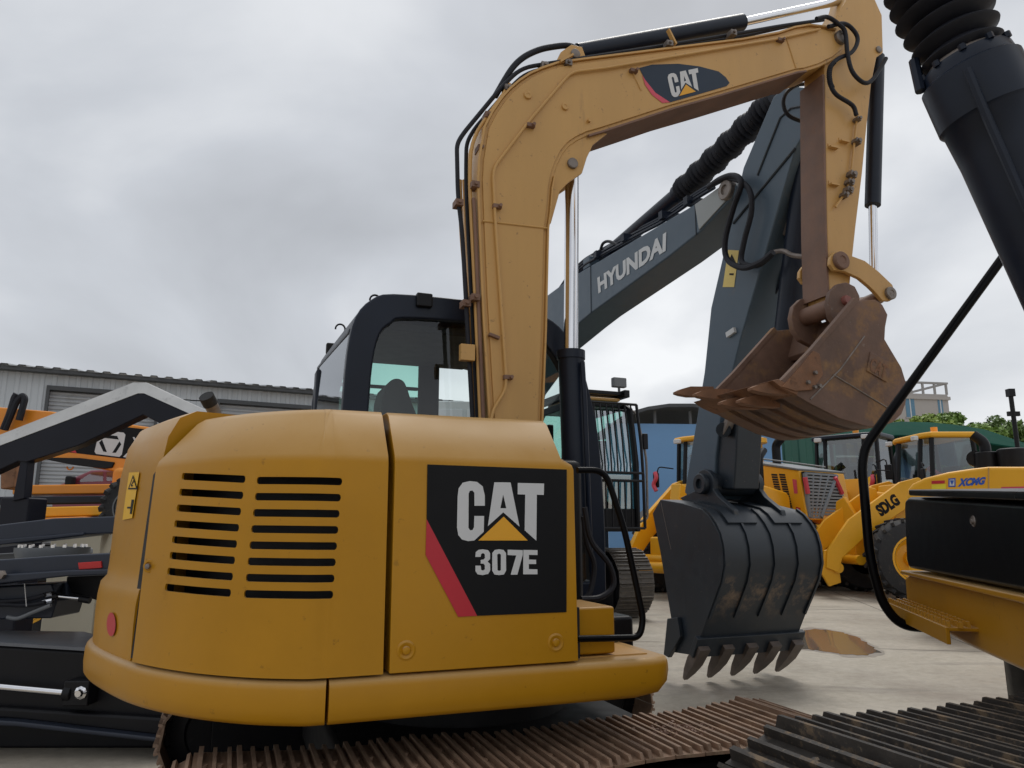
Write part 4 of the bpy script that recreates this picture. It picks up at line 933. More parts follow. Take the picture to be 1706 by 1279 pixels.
boot = MB().turn(c0, t1-c0, [(0,.02)]+pr+[(Lb,.02)], 40)
bt = boot.build('bellows', RUB, bcy, angle=70)
qx = ax.to_track_quat('Z', 'Y')
up = (t1-c0).normalized(); re_ = t1+up*.45
MB().cyl(t1-up*.1, re_, .06, n=18).build('cylinder_rod', CHROME, rm)
bt_ = [re_+Vector((0,0,.02)), Vector(RM.L((2.6,2.75,4.35))), Vector(RM.L((3.5,2.9,3.7))), Vector(RM.L((3.5,3.0,2.4))), Vector(RM.L((3.2,3.05,1.4)))]
MB().tube(round_path(bt_, .5, 5), .2, 4).build('boom', YELB, rm, bevel=.02)
le_ = c0+ax*2.2; MB().box(le_, (.3,.3,.35)).build('cylinder_foot', BLK, rm, bevel=.03)
for k in range(10):
    o_ = qx @ Vector((.155*math.cos(k*.628), .155*math.sin(k*.628), 0)); MB().cyl(c0+o_-ax*.012, c0+o_+ax*.01, .014, n=6).build('bolt', CYLB, bcy)
MB().tube([c0+ax*.1+(qx @ Vector((-.15,-.13,0))), c0+ax*.3+(qx @ Vector((-.14,-.13,0))), c0+ax*1.2+(qx @ Vector((-.12,-.13,0)))], .016, 8).build('cylinder_pipe', CYLB, bcy)
MB().tube([c0+Vector((-.02,-.17,.05)), c0+ax*.1+Vector((0,-.19,0))], .02, 8).build('port', CYLB, bcy)
# its track, on its own heading
TF = Frame(.67, 2.25, 22.5)
fr = make_track(rm, -.24, 3.6, .835, .03, -.31, .62, .172, TRKD, BLK, sag=.02, gh=.036)
a_ = RM.L((TF.o[0], TF.o[1], 0)); fr.location = (a_[0], a_[1], 0); fr.rotation_euler = (0, 0, R(TF.deg-RM.deg))
MB().plan([(.35+.5*math.cos(k*math.pi/12), .7+.5*math.sin(k*math.pi/12)) for k in range(24)], .45, .95).build('slew_ring', BLK, rm)

# ================================================================ yellow machines parked in the middle distance
def wheel(parent, c, r, wid, side, rim=LOY, lugs=22):
    """side +1: outer face towards +w"""
    y0 = c[1]-side*wid/2
    prof = [(wid*.4,r*.50),(0,r*.52),(.02,r*.72),(wid*.08,r*.9),(wid*.22,r*.965),(wid*.5,r*.975),(wid*.78,r*.965),(wid*.92,r*.9),(wid-.02,r*.72),(wid,r*.52),(wid*.6,r*.50)]
    m = MB().turn((c[0], y0, c[2]), (0, side, 0), prof, 30)
    for k in range(lugs):
        for h in (0, 1):
            a = 2*math.pi*(k+h*.5)/lugs; ca, sa = math.cos(a), math.sin(a)
            rot = Matrix.Rotation(-a, 3, 'Y') @ Matrix.Rotation(.5*(1 if h else -1), 3, 'X')
            yy = y0+side*wid*(.27 if h else .73)
            m.box((c[0]+ca*r*.965, yy, c[2]+sa*r*.965), (.07, wid*.46, .06), rot)
    w_ = m.build('wheel', TYR, parent, angle=45)
    MB().turn((c[0], y0+side*(wid*.4), c[2]), (0, side, 0), [(0,.02),(0,r*.5),(wid*.5,r*.56),(wid*.6,r*.58),(wid*.6,r*.53),(wid*.40,r*.50),(wid*.25,r*.36),(wid*.28,r*.2),(wid*.45,r*.18),(wid*.46,.02)], 26).build('rim', rim, w_)
    return w_
def make_loader(fr, label, roofmat, cabmat, sc=1.0, sdlg=False, rear=1.0, axle=.72, front=0, group='wheel loaders in the yard'):
    """u forward, origin under the cab; near side is +w"""
    ld = thing('wheel_loader', fr, label, 'wheel loader', group); ld.scale = (sc, sc, sc)
    for s_ in (-1, 1):
        wheel(ld, (axle, s_*1.05, .8), .8, .58, s_); wheel(ld, (-1-1.3*rear, s_*1.05, .8), .8, .58, s_)
    MB().prism([(-1-2.6*rear,1.0),(-1-2.7*rear,1.3),(-1-2.6*rear,2.1),(-1-2.2*rear,2.2),(-.62,2.35),(-.62,1.0)], -.75, .75).build('engine_hood', LOY, ld, bevel=.06)
    MB().bounds((-2.0,-.35,.7),(2.0,.35,1.2)).build('chassis', LOY, ld, bevel=.04)
    # cab: posts, roof, panes
    bz = 1.55; tz = 3.3
    lo = [(-.65,-.72),(.45,-.72),(.62,-.45),(.62,.45),(.45,.72),(-.65,.72)]; hi = [(-.55,-.70),(.32,-.70),(.42,-.45),(.42,.45),(.32,.70),(-.55,.70)]
    m = MB()
    for a, b in zip(lo, hi): m.tube([(a[0],a[1],bz),(b[0],b[1],tz)], .05, 6)
    m.plan(lo, bz-.3, bz+.08)
    cab_ = m.build('cab', cabmat, ld)
    for k in range(6):
        a, b = lo[k], lo[(k+1) % 6]; c_, d_2 = hi[k], hi[(k+1) % 6]
        MB().flat([(a[0],a[1],bz+.05),(b[0],b[1],bz+.05),(d_2[0],d_2[1],tz),(c_[0],c_[1],tz)]).build('window_pane', LGL, cab_, angle=0)
    MB().plan([(x*1.14+.02, y*1.16) for x, y in hi], tz, tz+.12).build('roof', roofmat, ld, bevel=.05, seg=3)
    for y in (-.55, .55): MB().box((.60,y,tz+.0), (.10,.16,.10)).build('work_lamp', WHT, ld, bevel=.02)
    MB().cyl((-.1,.1,tz+.1),(-.1,.1,tz+.3),.07,n=12).build('beacon', AMB, ld)
    MB().bounds((-.5,-.3,1.6),(.0,.3,2.1)).build('seat', SEAT, ld, bevel=.08); MB().bounds((-.52,-.28,2.0),(-.38,.28,2.75)).build('seat_back', SEAT, ld, bevel=.06)
    MB().tube([(.2,.1,1.6),(.05,.05,2.35)], .04, 6).turn((.05,.05,2.35), (-.3,0,1), [(-.02,.2),(.02,.2)], 14).build('steering_column', BLK, ld)
    MB().tube([(.66,.30,1.75),(.52,.22,2.55)], .02, 5).build('wiper', BLK, ld)
    # front frame and lift arms
    for s_ in (-1, 1):
        a = MB().prism([(x_+front, z_) for x_, z_ in [(.05,2.30),(.30,2.46),(.70,2.36),(1.85,1.58),(2.35,.95),(2.4,.6),(2.15,.5),(2.05,.8),(1.55,1.22),(.6,1.82),(.05,2.0)]], s_*.62-.05, s_*.62+.05).build('lift_arm', LOY, ld, bevel=.015)
        MB().turn((.25,s_*.67,2.22), (0,s_,0), [(0,.09),(.03,.09),(.04,.001)], 12).build('pin', STEEL, a)
        if s_ > 0 and sdlg:
            vs, fs = text_polys('SDLG', .06); q_ = [Vector((.86+front,.674,2.13)), Vector((1.30+front,.674,1.85)), Vector((1.17+front,.674,1.63)), Vector((.73+front,.674,1.91))]
            MB().add([q_[2]*(1-x)*(1-y)+q_[3]*x*(1-y)+q_[0]*x*y+q_[1]*(1-x)*y for x, y in vs], fs).build('lettering', DBLK, a, angle=0)
        MB().cyl((.35,s_*.42,1.1),(1.5,s_*.42,1.45),.08).build('lift_cylinder', LOY, ld)
    MB().prism([(.55,1.1),(.35,2.3),(.6+front,2.35),(.95+front,1.1)], -.5, .5).build('front_frame', LOY, ld, bevel=.03)
    MB().prism([(1.2,1.5),(1.3,2.25),(1.5,2.3),(1.75,1.2),(1.6,1.0)], -.12, .12).build('rocker', LOY, ld, bevel=.03)
    MB().cyl((.45,0,2.0),(1.35,0,2.1),.10).build('tilt_cylinder', LOY, ld)
    MB().cyl((2.0,-.6,.75),(2.0,.6,.75),.10).build('cross_tube', LOY, ld)
    cpl = MB().cyl((2.15+front,-.66,.6),(2.15+front,.66,.6),.11).build('coupler', LOY, ld)
    for s_ in (-.58,.58): MB().prism([(x_+front, z_) for x_, z_ in [(2.1,.3),(2.15,1.0),(2.4,.95),(2.5,.5),(2.35,.22)]], s_-.04, s_+.04).build('coupler_plate', LOY, cpl, bevel=.01)
    for s_ in (() if sdlg else (-1, 1)):
        MB().prism([(x_+axle-.72, z_) for x_, z_ in [(.05,1.65),(.2,1.8),(.9,1.8),(1.45,1.5),(1.5,1.35),(1.4,1.4),(.85,1.66),(.2,1.68)]], s_*1.05-.3, s_*1.05+.3).build('mudguard', BLK if not sdlg else LOY, ld, bevel=.02)
    # mirror with a red ribbon
    MB().tube(round_path([(.55,.72,2.7),(.75,1.0,2.75),(.75,1.05,2.4)], .08, 3), .015, 5).build('mirror_arm', BLK, ld)
    MB().box((.77,1.05,2.45), (.05,.16,.34)).build('mirror', BLK, ld, bevel=.03)
    MB().tube(round_path([(.55,-.72,2.7),(.75,-1.0,2.75),(.75,-1.05,2.4)], .08, 3), .015, 5).build('mirror_arm', BLK, ld)
    MB().box((.77,-1.05,2.45), (.05,.16,.34)).build('mirror', BLK, ld, bevel=.03)
    rb_ = MB()
    rb_.tube(smooth_path([(.8,-1.05,2.62),(.83,-1.0,2.5),(.83,-1.08,2.35),(.82,-1.02,2.2)], 4), .05, 6)
    rb_.build('red_ribbon', DPNK, ld)
    ex = MB().tube(round_path([(-1-1.2*rear,.3,2.2),(-1-1.2*rear,.3,3.0),(-1.25-1.2*rear,.3,3.2)], .12, 4), .08, 10).build('exhaust_pipe', BLK, ld)
    return ld
LGL = glass('loader_cab_glass', (.5,.62,.62), .13)
o_ = at_y(1562, 880, 16.4)
sd_ = make_loader(Frame(o_[0], 16.4, 180), 'yellow wheel loader with a yellow cab roof and SDLG on its lift arm', LOY, BLK, 1.0, True, axle=1.25, front=.36)
MB().tube(smooth_path([(.3,.45,2.7),(.2,.5,2.55),(.05,.5,2.5),(-.15,.48,2.52)], 4), .07, 7).build('red_ribbon', DRED, sd_)
o_ = at_y(1430, 880, 20.5)
l2 = make_loader(Frame(o_[0], 20.5, 225), 'yellow wheel loader with a black cab roof behind the grader grille', CYLB, BLK, 1.15)
o_ = at_y(1196, 880, 17.0)
l3 = make_loader(Frame(o_[0], 17.0, 222), 'yellow wheel loader in front of the blue shed, mostly hidden by the grey arm', LOY, BLK, 1.02, rear=.35)

# ---- motor grader seen from behind: louvred hood, grey grille, ripper
o_ = at_y(1338, 880, 17.6)
GF = Frame(o_[0], 17.6, -55)
gr = thing('motor_grader', GF, 'yellow motor grader with slotted hood and grey slatted rear grille, ripper down behind', 'grader')
gs = GF.uz([(1150,760),(1243,770),(1331,783),(1346,867),(1270,840),(1150,815)], 0)
gh_ = MB().prism(gs, 0, 1.9).build('hood', LOY, gr, bevel=.04)
MB().prism(GF.uz([(1150,757),(1243,767),(1331,780),(1331,784),(1243,771),(1150,761)], 0), -.03, 1.93).build('hood_top', GRY, gr, bevel=.02)
slot_me = None
for c_ in (0, 1):
    for k in range(15):
        x = 1285+c_*13+k*.9; y = 790.5+k*4.0
        p = GF.onw(x, y, -.004); p2_ = GF.onw(x+10, y+.6, -.004); hh = .022
        MB().flat([(p[0],-.006,p[2]-hh),(p2_[0],-.006,p2_[2]-hh),(p2_[0],-.006,p2_[2]+hh),(p[0],-.006,p[2]+hh)]).build('vent_slot', INT, gh_, angle=0)
lettering('lettering', 'XCMG', [(1226,784),(1254,786),(1254,792),(1226,790)], lambda x, y: GF.onw(x, y, -.006), BLU, gh_, .02)
for q_, mt, nm in (([(1267,807),(1274,808),(1275,815),(1267,814)], INT, 'latch_plate'), ([(1320,798),(1327,799),(1329,822),(1323,822)], DPNK, 'red_sticker'), ([(1326,844),(1334,846),(1333,850),(1326,849)], DRED, 'red_sticker')):
    decal(nm, [q_], lambda x, y: GF.onw(x, y, -.008), mt, gh_)
gq = [(1337,785),(1388,789),(1397,812),(1408,852),(1345,866)]
gg = [(v[1], v[2]) for v in (GF.onu(x, y, .0) for x, y in gq)]
us_ = gs[2][0]
def ongr(x, y, off=0): 
    p = GF.onu(x, y, us_+.06+off); return p
gpts = [ongr(x, y) for x, y in gq]
gm_ = MB().loft([[(us_+.02, p[1], p[2]) for p in gpts], [(us_+.10, p[1], p[2]) for p in gpts]])
gp = gm_.build('grille', INT, gr, bevel=.01)
W0 = min(p[1] for p in gpts); W1 = max(p[1] for p in gpts)
def gedge(z, side):
    pts = gpts; best = None; xs = []
    for i in range(len(pts)):
        a, b = pts[i], pts[(i+1) % len(pts)]
        if (a[2]-z)*(b[2]-z) <= 0 and abs(a[2]-b[2]) > 1e-6: xs.append(a[1]+(b[1]-a[1])*(z-a[2])/(b[2]-a[2]))
    return min(xs) if side == 0 else max(xs)
zlo = min(p[2] for p in gpts)+.06; zhi = max(p[2] for p in gpts)-.05
GRL = paint('grille_grey', (.20,.235,.27), .5, .06)
hs = (zhi-zlo)/13*.30
for k in range(14):
    z = zlo+(zhi-zlo)*k/13
    try: a, b = gedge(z, 0), gedge(z, 1)
    except ValueError: continue
    MB().bounds((us_+.10, a, z-hs), (us_+.14, b, z+hs)).build('slat', GRL, gp)
for f_ in (0, .25, .5, .75, 1):
    A, B = (gedge(zlo, 0), zlo), (gedge(zhi, 0), zhi); A2, B2 = gedge(zlo, 1), gedge(zhi, 1)
    MB().tube([(us_+.12, A[0]+(A2-A[0])*f_, zlo), (us_+.12, B[0]+(B2-B[0])*f_, zhi)], .03 if f_ not in (0, 1) else .06, 6).build('upright', GRL, gp)
for px in (1341, 1391):
    p = ongr(px, 795, .1); q_ = ongr(px+(5 if px < 1350 else 12), 822, .1); MB().tube([p, q_], .06, 6).build('tail_lamp', DPNK, gp)
# ripper: carried on two plates and a beam behind the hood
rp = MB().prism([(us_+.1,.9),(us_+.1,1.5),(us_+1.3,1.25),(us_+1.5,.95),(us_+1.3,.75)], .1, 1.8).build('ripper_beam', LOY, gr, bevel=.04)
for w_ in (.2, .75, 1.3):
    MB().prism([(us_+.6,1.1),(us_+.75,2.0),(us_+.95,2.1),(us_+1.6,1.0),(us_+1.35,.75)], w_, w_+.14).build('ripper_plate', LOY, gr, bevel=.02)
    MB().prism([(us_+1.2,1.2),(us_+1.5,1.15),(us_+1.75,.55),(us_+1.6,.10),(us_+1.45,.16),(us_+1.35,.6)], w_+.02, w_+.12).build('ripper_shank', LOY, gr, bevel=.02)
MB().cyl((us_+.1,.5,1.1),(us_+.85,.6,1.95),.08).build('ripper_cylinder', LOY, gr)
for u_, w_ in ((-.9,.15),(-.9,1.75),(-2.6,.15),(-2.6,1.75)): wheel(gr, (us_+u_+.5, w_, .72), .72, .45, -1 if w_ < 1 else 1)
MB().bounds((us_-4.5,.5,.8),(us_+.1,1.4,1.5)).build('chassis', BLK, gr, bevel=.03)
p = GF.onw(1262, 745, .9); MB().turn((p[0]-.0,.9,p[2]-.55), (0,0,1), [(0,.13),(.62,.13),(.63,.2),(.66,.26),(.78,.25),(.82,.1),(.82,.01)], 16).build('air_intake', LOY, gr)
MB().tube(round_path([(p[0]+.35,1.2,2.8),(p[0]+.35,1.2,p[2]+.05),(p[0]+.55,1.2,p[2]+.22)], .1, 4), .11, 10).build('exhaust_pipe', BLK, gr)
MB().tube([GF.onw(1250,762,.1),GF.onw(1300,768,.1),GF.onw(1375,778,.1)], .02, 5).build('hood_rail', GRY, gr)

# ---- machine with a long yellow hood at the right edge
o_ = at_y(1600, 880, 10.5)
o_ = at_y(1511, 880, 10.5)
XF = Frame(o_[0], 10.5, -33)
xm = thing('construction_machine', XF, 'yellow machine with XCMG in blue on its long hood beside the right edge', 'machine')
xo = XF.uz([(1511,826),(1513,815),(1520,806),(1540,796),(1580,786),(1620,780),(1647,777),(1760,777),(1760,960),(1514,960)], 0)
xh = MB().prism(xo, 0, 1.7).build('hood', LOY, xm, bevel=.05, seg=3)
lettering('lettering', 'XCMG', [(1597,797),(1643,794),(1641,807),(1595,811)], lambda x, y: XF.onw(x, y, -.004), BLU, xh, .06, .2)
decal('emblem', [[(1580,797),(1592,796),(1592,811),(1580,811)]], lambda x, y: XF.onw(x, y, -.004), BLU, xh)
decal('emblem_mark', [[(1582,799),(1590,798.5),(1590,809),(1582,809)]], lambda x, y: XF.onw(x, y, -.006), WHT, xh)
decal('emblem_mark', [[(1582.5,800),(1589.5,800),(1586,808)]], lambda x, y: XF.onw(x, y, -.008), BLU, xh)
decal('red_sticker', [[(1552,801),(1574,800),(1574,805),(1552,806)]], lambda x, y: XF.onw(x, y, -.004), DRED, xh)
decal('yellow_sticker', [[(1552,807),(1576,806),(1576,815),(1552,816)]], lambda x, y: XF.onw(x, y, -.004), paint('lemon_sticker', (.75,.62,.03), .5), xh)
decal('red_sticker', [[(1668,811),(1712,810),(1712,820),(1668,820)]], lambda x, y: XF.onw(x, y, -.004), DPNK, xh)
MB().tube([XF.onw(1647,779,-.002), XF.onw(1647,818,-.002)], .008, 5).build('panel_seam', YELB, xh)
def xt(px, py, w_): return XF.onw(px, py, w_)
a = xt(1645,778,.7); b = xt(1645,753,.7); MB().cyl((a[0],.7,a[2]-.2),(a[0],.7,b[2]),.165,.155,n=20).build('muffler', BLK, xm, bevel=.02)
MB().tube(round_path([(a[0],.7,b[2]),(a[0],.7,b[2]+.14),(a[0]-.13,.7,b[2]+.26)], .12, 6), .072, 14).build('exhaust_pipe', BLK, xm)
c_ = xt(1625,765,.8); MB().turn((c_[0],.65,c_[2]), (0,1,0), [(0,.02),(0,.11),(.2,.11),(.2,.02)], 16).build('air_filter', BLK, xm)
a = xt(1690,778,.6); b = xt(1690,747,.6); MB().cyl((a[0],.6,a[2]-.2),(a[0],.6,b[2]),.19,n=20).build('pre_cleaner', BLK, xm, bevel=.03)
for u_ in (.6, 2.0):
    wheel(xm, (u_+.4, .3, .75), .75, .5, -1); wheel(xm, (u_+.4, 1.6, .75), .75, .5, 1)
MB().bounds((.3,.3,.6),(2.4,1.4,1.0)).build('chassis', BLK, xm, bevel=.03)

# ================================================================ left side: warehouse, crane, black boom, chassis, van
wmat = paint('white_sheet_wall', (.50,.535,.56), .55, .06, .25, (.34,.34,.32), scale=.7, streak=True)
shut = paint('grey_shutter', (.42,.435,.45), .5, .05, .2, (.3,.3,.3), scale=1)
rfm = paint('dark_roof_edge', (.07,.075,.08), .6, .1)
WF_ = Frame(-14.2, 20.6, 27)
wh = thing('warehouse', WF_, 'long white sheet metal warehouse with roll up shutters on the left', 'warehouse')
u0, u1, zr = -22.0, 13.5, WF_.onw(0,617,0)[2]
doors = []
for xl, xr, yt in ((83, 262, 649), (366, 560, 671)):
    doors.append((WF_.onw(xl, yt, 0)[0], WF_.onw(xr, yt, 0)[0], WF_.onw(xl, yt, 0)[2]))
doors += [(doors[0][0]-9.5, doors[0][0]-5.0, doors[0][2])]
pit = .30; prof_uw = []; u = u0
def corr(ua, ub):
    k0 = math.floor((ua-u0)/pit); P = []; u = u0+k0*pit
    while u < ub:
        P += [(u, 0), (u+pit*.5, 0), (u+pit*.6, -.03), (u+pit*.9, -.03)]; u += pit
    P = [(min(max(a, ua), ub), b) for a, b in P]
    return [p for i, p in enumerate(P) if i == 0 or p[0] > P[i-1][0]+1e-5 or i == len(P)-1]
def sheet(ua, ub, z0, z1, name):
    P = corr(ua, ub); m = MB().loft([[(a, b, z0) for a, b in P], [(a, b, z1) for a, b in P]], caps=False, closed=False)
    return m.build(name, wmat, wh, angle=0)
ds = sorted(doors); cur = u0; dtop = max(d[2] for d in doors)
for a, b, zt_ in ds:
    sheet(cur, a, 0, zt_, 'wall_panel'); cur = b
sheet(cur, u1, 0, dtop, 'wall_panel'); sheet(u0, u1, dtop, zr, 'upper_wall')
for a, b, zt_ in ds:
    m = MB(); n_ = int(zt_/.11); ring = []
    P = []
    for k in range(n_): z = zt_*k/n_; P += [(.18, z), (.14, z+.03), (.14, z+.07), (.18, z+.105)]
    m.loft([[(a, w_, z) for w_, z in P], [(b, w_, z) for w_, z in P]], caps=False, closed=False)
    sh = m.build('shutter', shut, wh, angle=0)
    for q0, q1 in (((a-.08,-.06,0),(a,.2,zt_)), ((b,-.06,0),(b+.08,.2,zt_)), ((a-.08,-.06,zt_),(b+.08,.2,zt_+.12))): MB().bounds(q0, q1).build('door_frame', rfm, sh)
MB().bounds((u0-.3,-.35,zr),(u1+.3,.3,zr+.10)).build('eaves', rfm, wh)
m = MB(); P = []; u = u0-.3
while u < u1+.3: P += [(u, zr+.10), (u+.16, zr+.10), (u+.2, zr+.15), (u+.36, zr+.15), (u+.4, zr+.10)]; u += .42
m.loft([[(a, -.42, z) for a, z in P], [(a, 9, z+1.6) for a, z in P]], caps=False, closed=False); m.build('roof', paint('grey_roof_sheet', (.22,.23,.24), .5, .08), wh, angle=0)
MB().bounds((u0,.3,0),(u0+.2,9,zr)).bounds((u1-.2,.3,0),(u1,9,zr)).build('end_wall', wmat, wh)
MB().bounds((u0,2.5,0),(u1,2.6,zr)).build('inner_wall', INT, wh)
ap = MB().bounds((4.6,-.25,4.9),(4.75,-.03,5.0)).build('wall_lamp', BLK, wh)

# red van behind the crane
VF = Frame(*at_y(165, 880, 15.5)[:2], 10)
van = thing('van', VF, 'dark red van partly hidden behind the orange beams on the left', 'van')
VR = paint('wine_red_paint', (.22,.03,.05), .3, .05, coat=.5)
vo = VF.uz([(85,880),(85,812),(110,802),(122,795),(150,783),(240,779),(330,785),(340,812),(340,940),(85,940)], 0)
zb_ = .45
vo = [(u_, max(z, zb_)) for u_, z in vo]
vi = VF.uz([(128,803),(128,800),(132,797),(138,794),(152,786),(175,784.5),(175,801),(160,802),(140,803),(130,803)], 0)
MB().prism(vo, 0, 1.9).build('body', VR, van, bevel=.06)
MB().prism(VF.uz([(128,803),(153,787),(172,785.5),(172,801.5)], 0), -.012, .02).build('side_window', GLP, van, angle=0)
MB().prism(VF.uz([(178,801),(178,785.5),(240,783),(240,800)], 0), -.012, .02).build('side_window', GLP, van, angle=0)
p = VF.onw(118,801,-.1); MB().box((p[0],-.12,p[2]), (.16,.2,.2)).build('mirror', BLK, van, bevel=.04)
for u_ in (vo[0][0]+.9, vo[6][0]-.6): wheel(van, (u_, .1, .4), .4, .24, -1, GRY, 0); wheel(van, (u_, 1.75, .4), .4, .24, 1, GRY, 0)

# ---- orange crane: big boom with a black and white print, deck beams below
OF = Frame(*at_y(100, 880, 11.5)[:2], 0)
oc = thing('mobile_crane', OF, 'orange crane with a white triangle emblem on its black printed boom', 'crane')
ob_ = OF.uz([(-150,660),(0,678),(85,685),(190,703),(262,713),(420,738),(420,850),(226,805),(212,790),(100,768),(-150,735)], 0)
obm = MB().prism(ob_, 0, .55).build('boom', ORA, oc, bevel=.03)
decal('black_print', [[(68,748),(88,722),(190,709),(262,717),(262,768),(215,765)]], lambda x, y: OF.onw(x, y, -.004), DBLK, obm)
decal('red_print', [[(104,750),(120,740),(128,755)]], lambda x, y: OF.onw(x, y, -.006), DRED, obm)
decal('emblem_plate', [[(165,720),(174,716.5),(206,720.5),(209,724),(203,757),(199,761),(160,756),(157.5,752)]], lambda x, y: OF.onw(x, y, -.006), WHT, obm)
for pl in ([(175,724),(195,726),(198,732),(172,729)], [(170,732),(165,737),(172,752),(178,753)], [(199,735),(202,740),(193,754),(187,754)]):
    decal('emblem_mark', [pl], lambda x, y: OF.onw(x, y, -.008), DBLK, obm)
decal('white_print', [[(221,728),(224,728),(230,738),(226,739)]], lambda x, y: OF.onw(x, y, -.006), WHT, obm)
decal('white_print', [[(205,761),(214,752),(217,755),(210,762)]], lambda x, y: OF.onw(x, y, -.006), WHT, obm)
MB().prism(OF.uz([(70,762),(135,763),(192,770),(188,779),(175,781),(120,774),(80,766)], 0), -.03, .1).build('under_plate', BLK, oc, bevel=.01)
p = OF.onw(117,777,.1); MB().tube([(p[0]+.05*math.cos(t), .1, p[2]+.05*math.sin(t)) for t in [math.pi+k*math.pi/6 for k in range(7)]], .012, 6).build('shackle', ORA, oc)
for k, pts in enumerate(([(5,716),(16,690),(24,662),(28,656)], [(8,716),(28,668),(38,658),(42,664),(32,700)])):
    MB().tube(round_path([OF.onw(x, y, -.12) for x, y in pts], .15, 4), .05, 9).build('hose', RUB, oc)
MB().prism(OF.uz([(215,770),(420,790),(420,880),(300,880),(212,800)], .05), .05, .5).build('boom_foot', ORA, oc, bevel=.03)
MB().bounds((.9,-.4,.6),(3.4,1.6,2.3)).build('turret', ORA, oc, bevel=.08)
for (x0, y0, x1, y1, x2, y2, x3, y3, w_, mt, nm) in ((20,808,190,806,190,822,20,824,-.6,ORA,'deck_beam'),(-80,848,185,842,185,858,-80,866,-1.5,LOY,'deck_beam'),(-80,868,140,860,140,866,-80,874,-1.7,ORA,'deck_beam')):
    MB().prism(OF.uz([(x0,y0),(x1,y1),(x2,y2),(x3,y3)], w_), w_, w_+.5).build(nm, mt, oc, bevel=.02)
MB().prism(OF.uz([(-80,828),(200,825),(200,838),(-80,842)], -1.1), -1.1, -.9).build('deck_rail', CYLB, oc, bevel=.02)
MB().prism(OF.uz([(0,758),(12,752),(28,770),(22,812),(0,815)], -2.2), -2.2, -1.9).build('rusty_bracket', BUCKO, oc, bevel=.02)
MB().bounds((-2.6,-2.2,.75),(3.4,1.6,1.15)).build('carrier_frame', BLK, oc, bevel=.03)
for u_ in (-2.2, 1.0, 2.6):
    wheel(oc, (u_, -2.0, .6), .6, .4, -1); wheel(oc, (u_, 1.4, .6), .6, .4, 1)
wheel(oc, (OF.onw(200,850,-2.3)[0]+.2, -2.35, 1.65), .36, .25, -1, GRY)

# ---- black cranked boom in front of the crane
BF_ = Frame(*at_y(120, 880, 8.0)[:2], -4)
bb = thing('loader_boom', BF_, 'black cranked boom with a pale dusty top edge in front of the orange crane', 'boom')
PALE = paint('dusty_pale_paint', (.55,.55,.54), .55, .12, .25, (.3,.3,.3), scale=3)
DK = paint('blue_black_paint', (.007,.008,.015), .38, .15, .06, (.025,.025,.03), scale=3, spec=.25)
topl = [(-120,792),(0,742),(230,655),(240,655),(305,684),(420,735)]; botl = [(420,790),(262,703),(238,691),(130,742),(42,770),(30,768),(-120,838)]
nb_ = BF_.uz(topl+botl, 0)
MB().prism(nb_, 0, .15).build('boom_box', DK, bb, bevel=.012)
nt_ = len(topl)
ch = []; tp_ = BF_.uz([(-120,772),(0,724),(222,637),(243,637),(318,672),(420,718)], .06)
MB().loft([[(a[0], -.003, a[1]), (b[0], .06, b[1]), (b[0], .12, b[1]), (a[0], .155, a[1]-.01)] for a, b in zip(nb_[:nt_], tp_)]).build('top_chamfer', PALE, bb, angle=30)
MB().prism(BF_.uz([(34,765),(46,768),(40,830),(20,835)], .02), .02, .14).build('support_leg', DK, bb, bevel=.01)
MB().bounds((BF_.onw(20,835,.1)[0]-.1,.05,0),(BF_.onw(40,830,.1)[0]+.1,.35,BF_.onw(30,832,.1)[2]+.02)).build('support_post', DK, bb, bevel=.02)
MB().bounds((2.0,-.05,0),(2.5,.5,BF_.onw(420,760,.1)[2])).build('pivot_post', DK, bb, bevel=.03)

# ---- black chassis with long beams, slewing ring and chrome rods
KF = Frame(*at_y(60, 880, 5.2)[:2], 0)
kc = thing('machine_chassis', KF, 'black chassis frame with long beams, red reflector and chrome rods at the left edge', 'chassis')
SL = paint('slate_black_beam', (.020,.026,.042), .36, .12, .10, (.07,.07,.08), scale=3, spec=.4)
def kbeam(pts, w_, th, name='beam', mat=SL, bev=.012): return MB().prism(KF.uz(pts, w_), w_, w_+th).build(name, mat, kc, bevel=bev)
b1_ = kbeam([(-140,886),(0,874),(90,863),(330,856),(330,884),(90,892),(0,902),(-140,915)], .6, .25)
kbeam([(-140,912),(0,898),(140,886),(140,892),(0,908),(-140,925)], .58, .3, 'flange')
b2_ = kbeam([(-140,940),(0,932),(100,925),(330,915),(330,948),(100,957),(0,964),(-140,978)], 0, .3)
kbeam([(-140,972),(0,957),(110,950),(330,944),(330,952),(110,960),(0,972),(-140,992)], -.06, .4, 'flange')
MB().prism(KF.uz([(131,937),(170,934.5),(171,946),(133,948.5)], 0), -.012, .004).build('reflector', paint('red_reflector_plastic', (.55,.02,.02), .25, .05), b2_, bevel=.004)
p = KF.onw(4,957,-.06); MB().turn((p[0],-.06,p[2]), (0,-1,0), [(0,.03),(.03,.03),(.035,.001)], 6).build('bolt', STEEL, b2_)
p = KF.onw(55,915,.5); MB().turn((p[0],.75,p[2]-.08), (0,0,1), [(0,.1),(0,.24),(.06,.26),(.09,.26),(.09,.2),(.07,.19),(.07,.01)], 30).build('slew_ring', GRY, kc)
ring_me = MB().cyl((0,0,0),(0,0,.022),.014,n=6).mesh('ring_bolt', CHROME, 0)
for k in range(18): link('ring_bolt', ring_me, kc, (p[0]+.225*math.cos(k*math.pi/9), .75+.225*math.sin(k*math.pi/9), p[2]+.01))
kbeam([(-140,930),(0,922),(110,915),(110,925),(0,935),(-140,945)], .9, .4, 'cross_member', GRY)
kbeam([(110,960),(330,950),(330,1000),(160,1000),(110,985)], .35, .5, 'side_box', BLK)
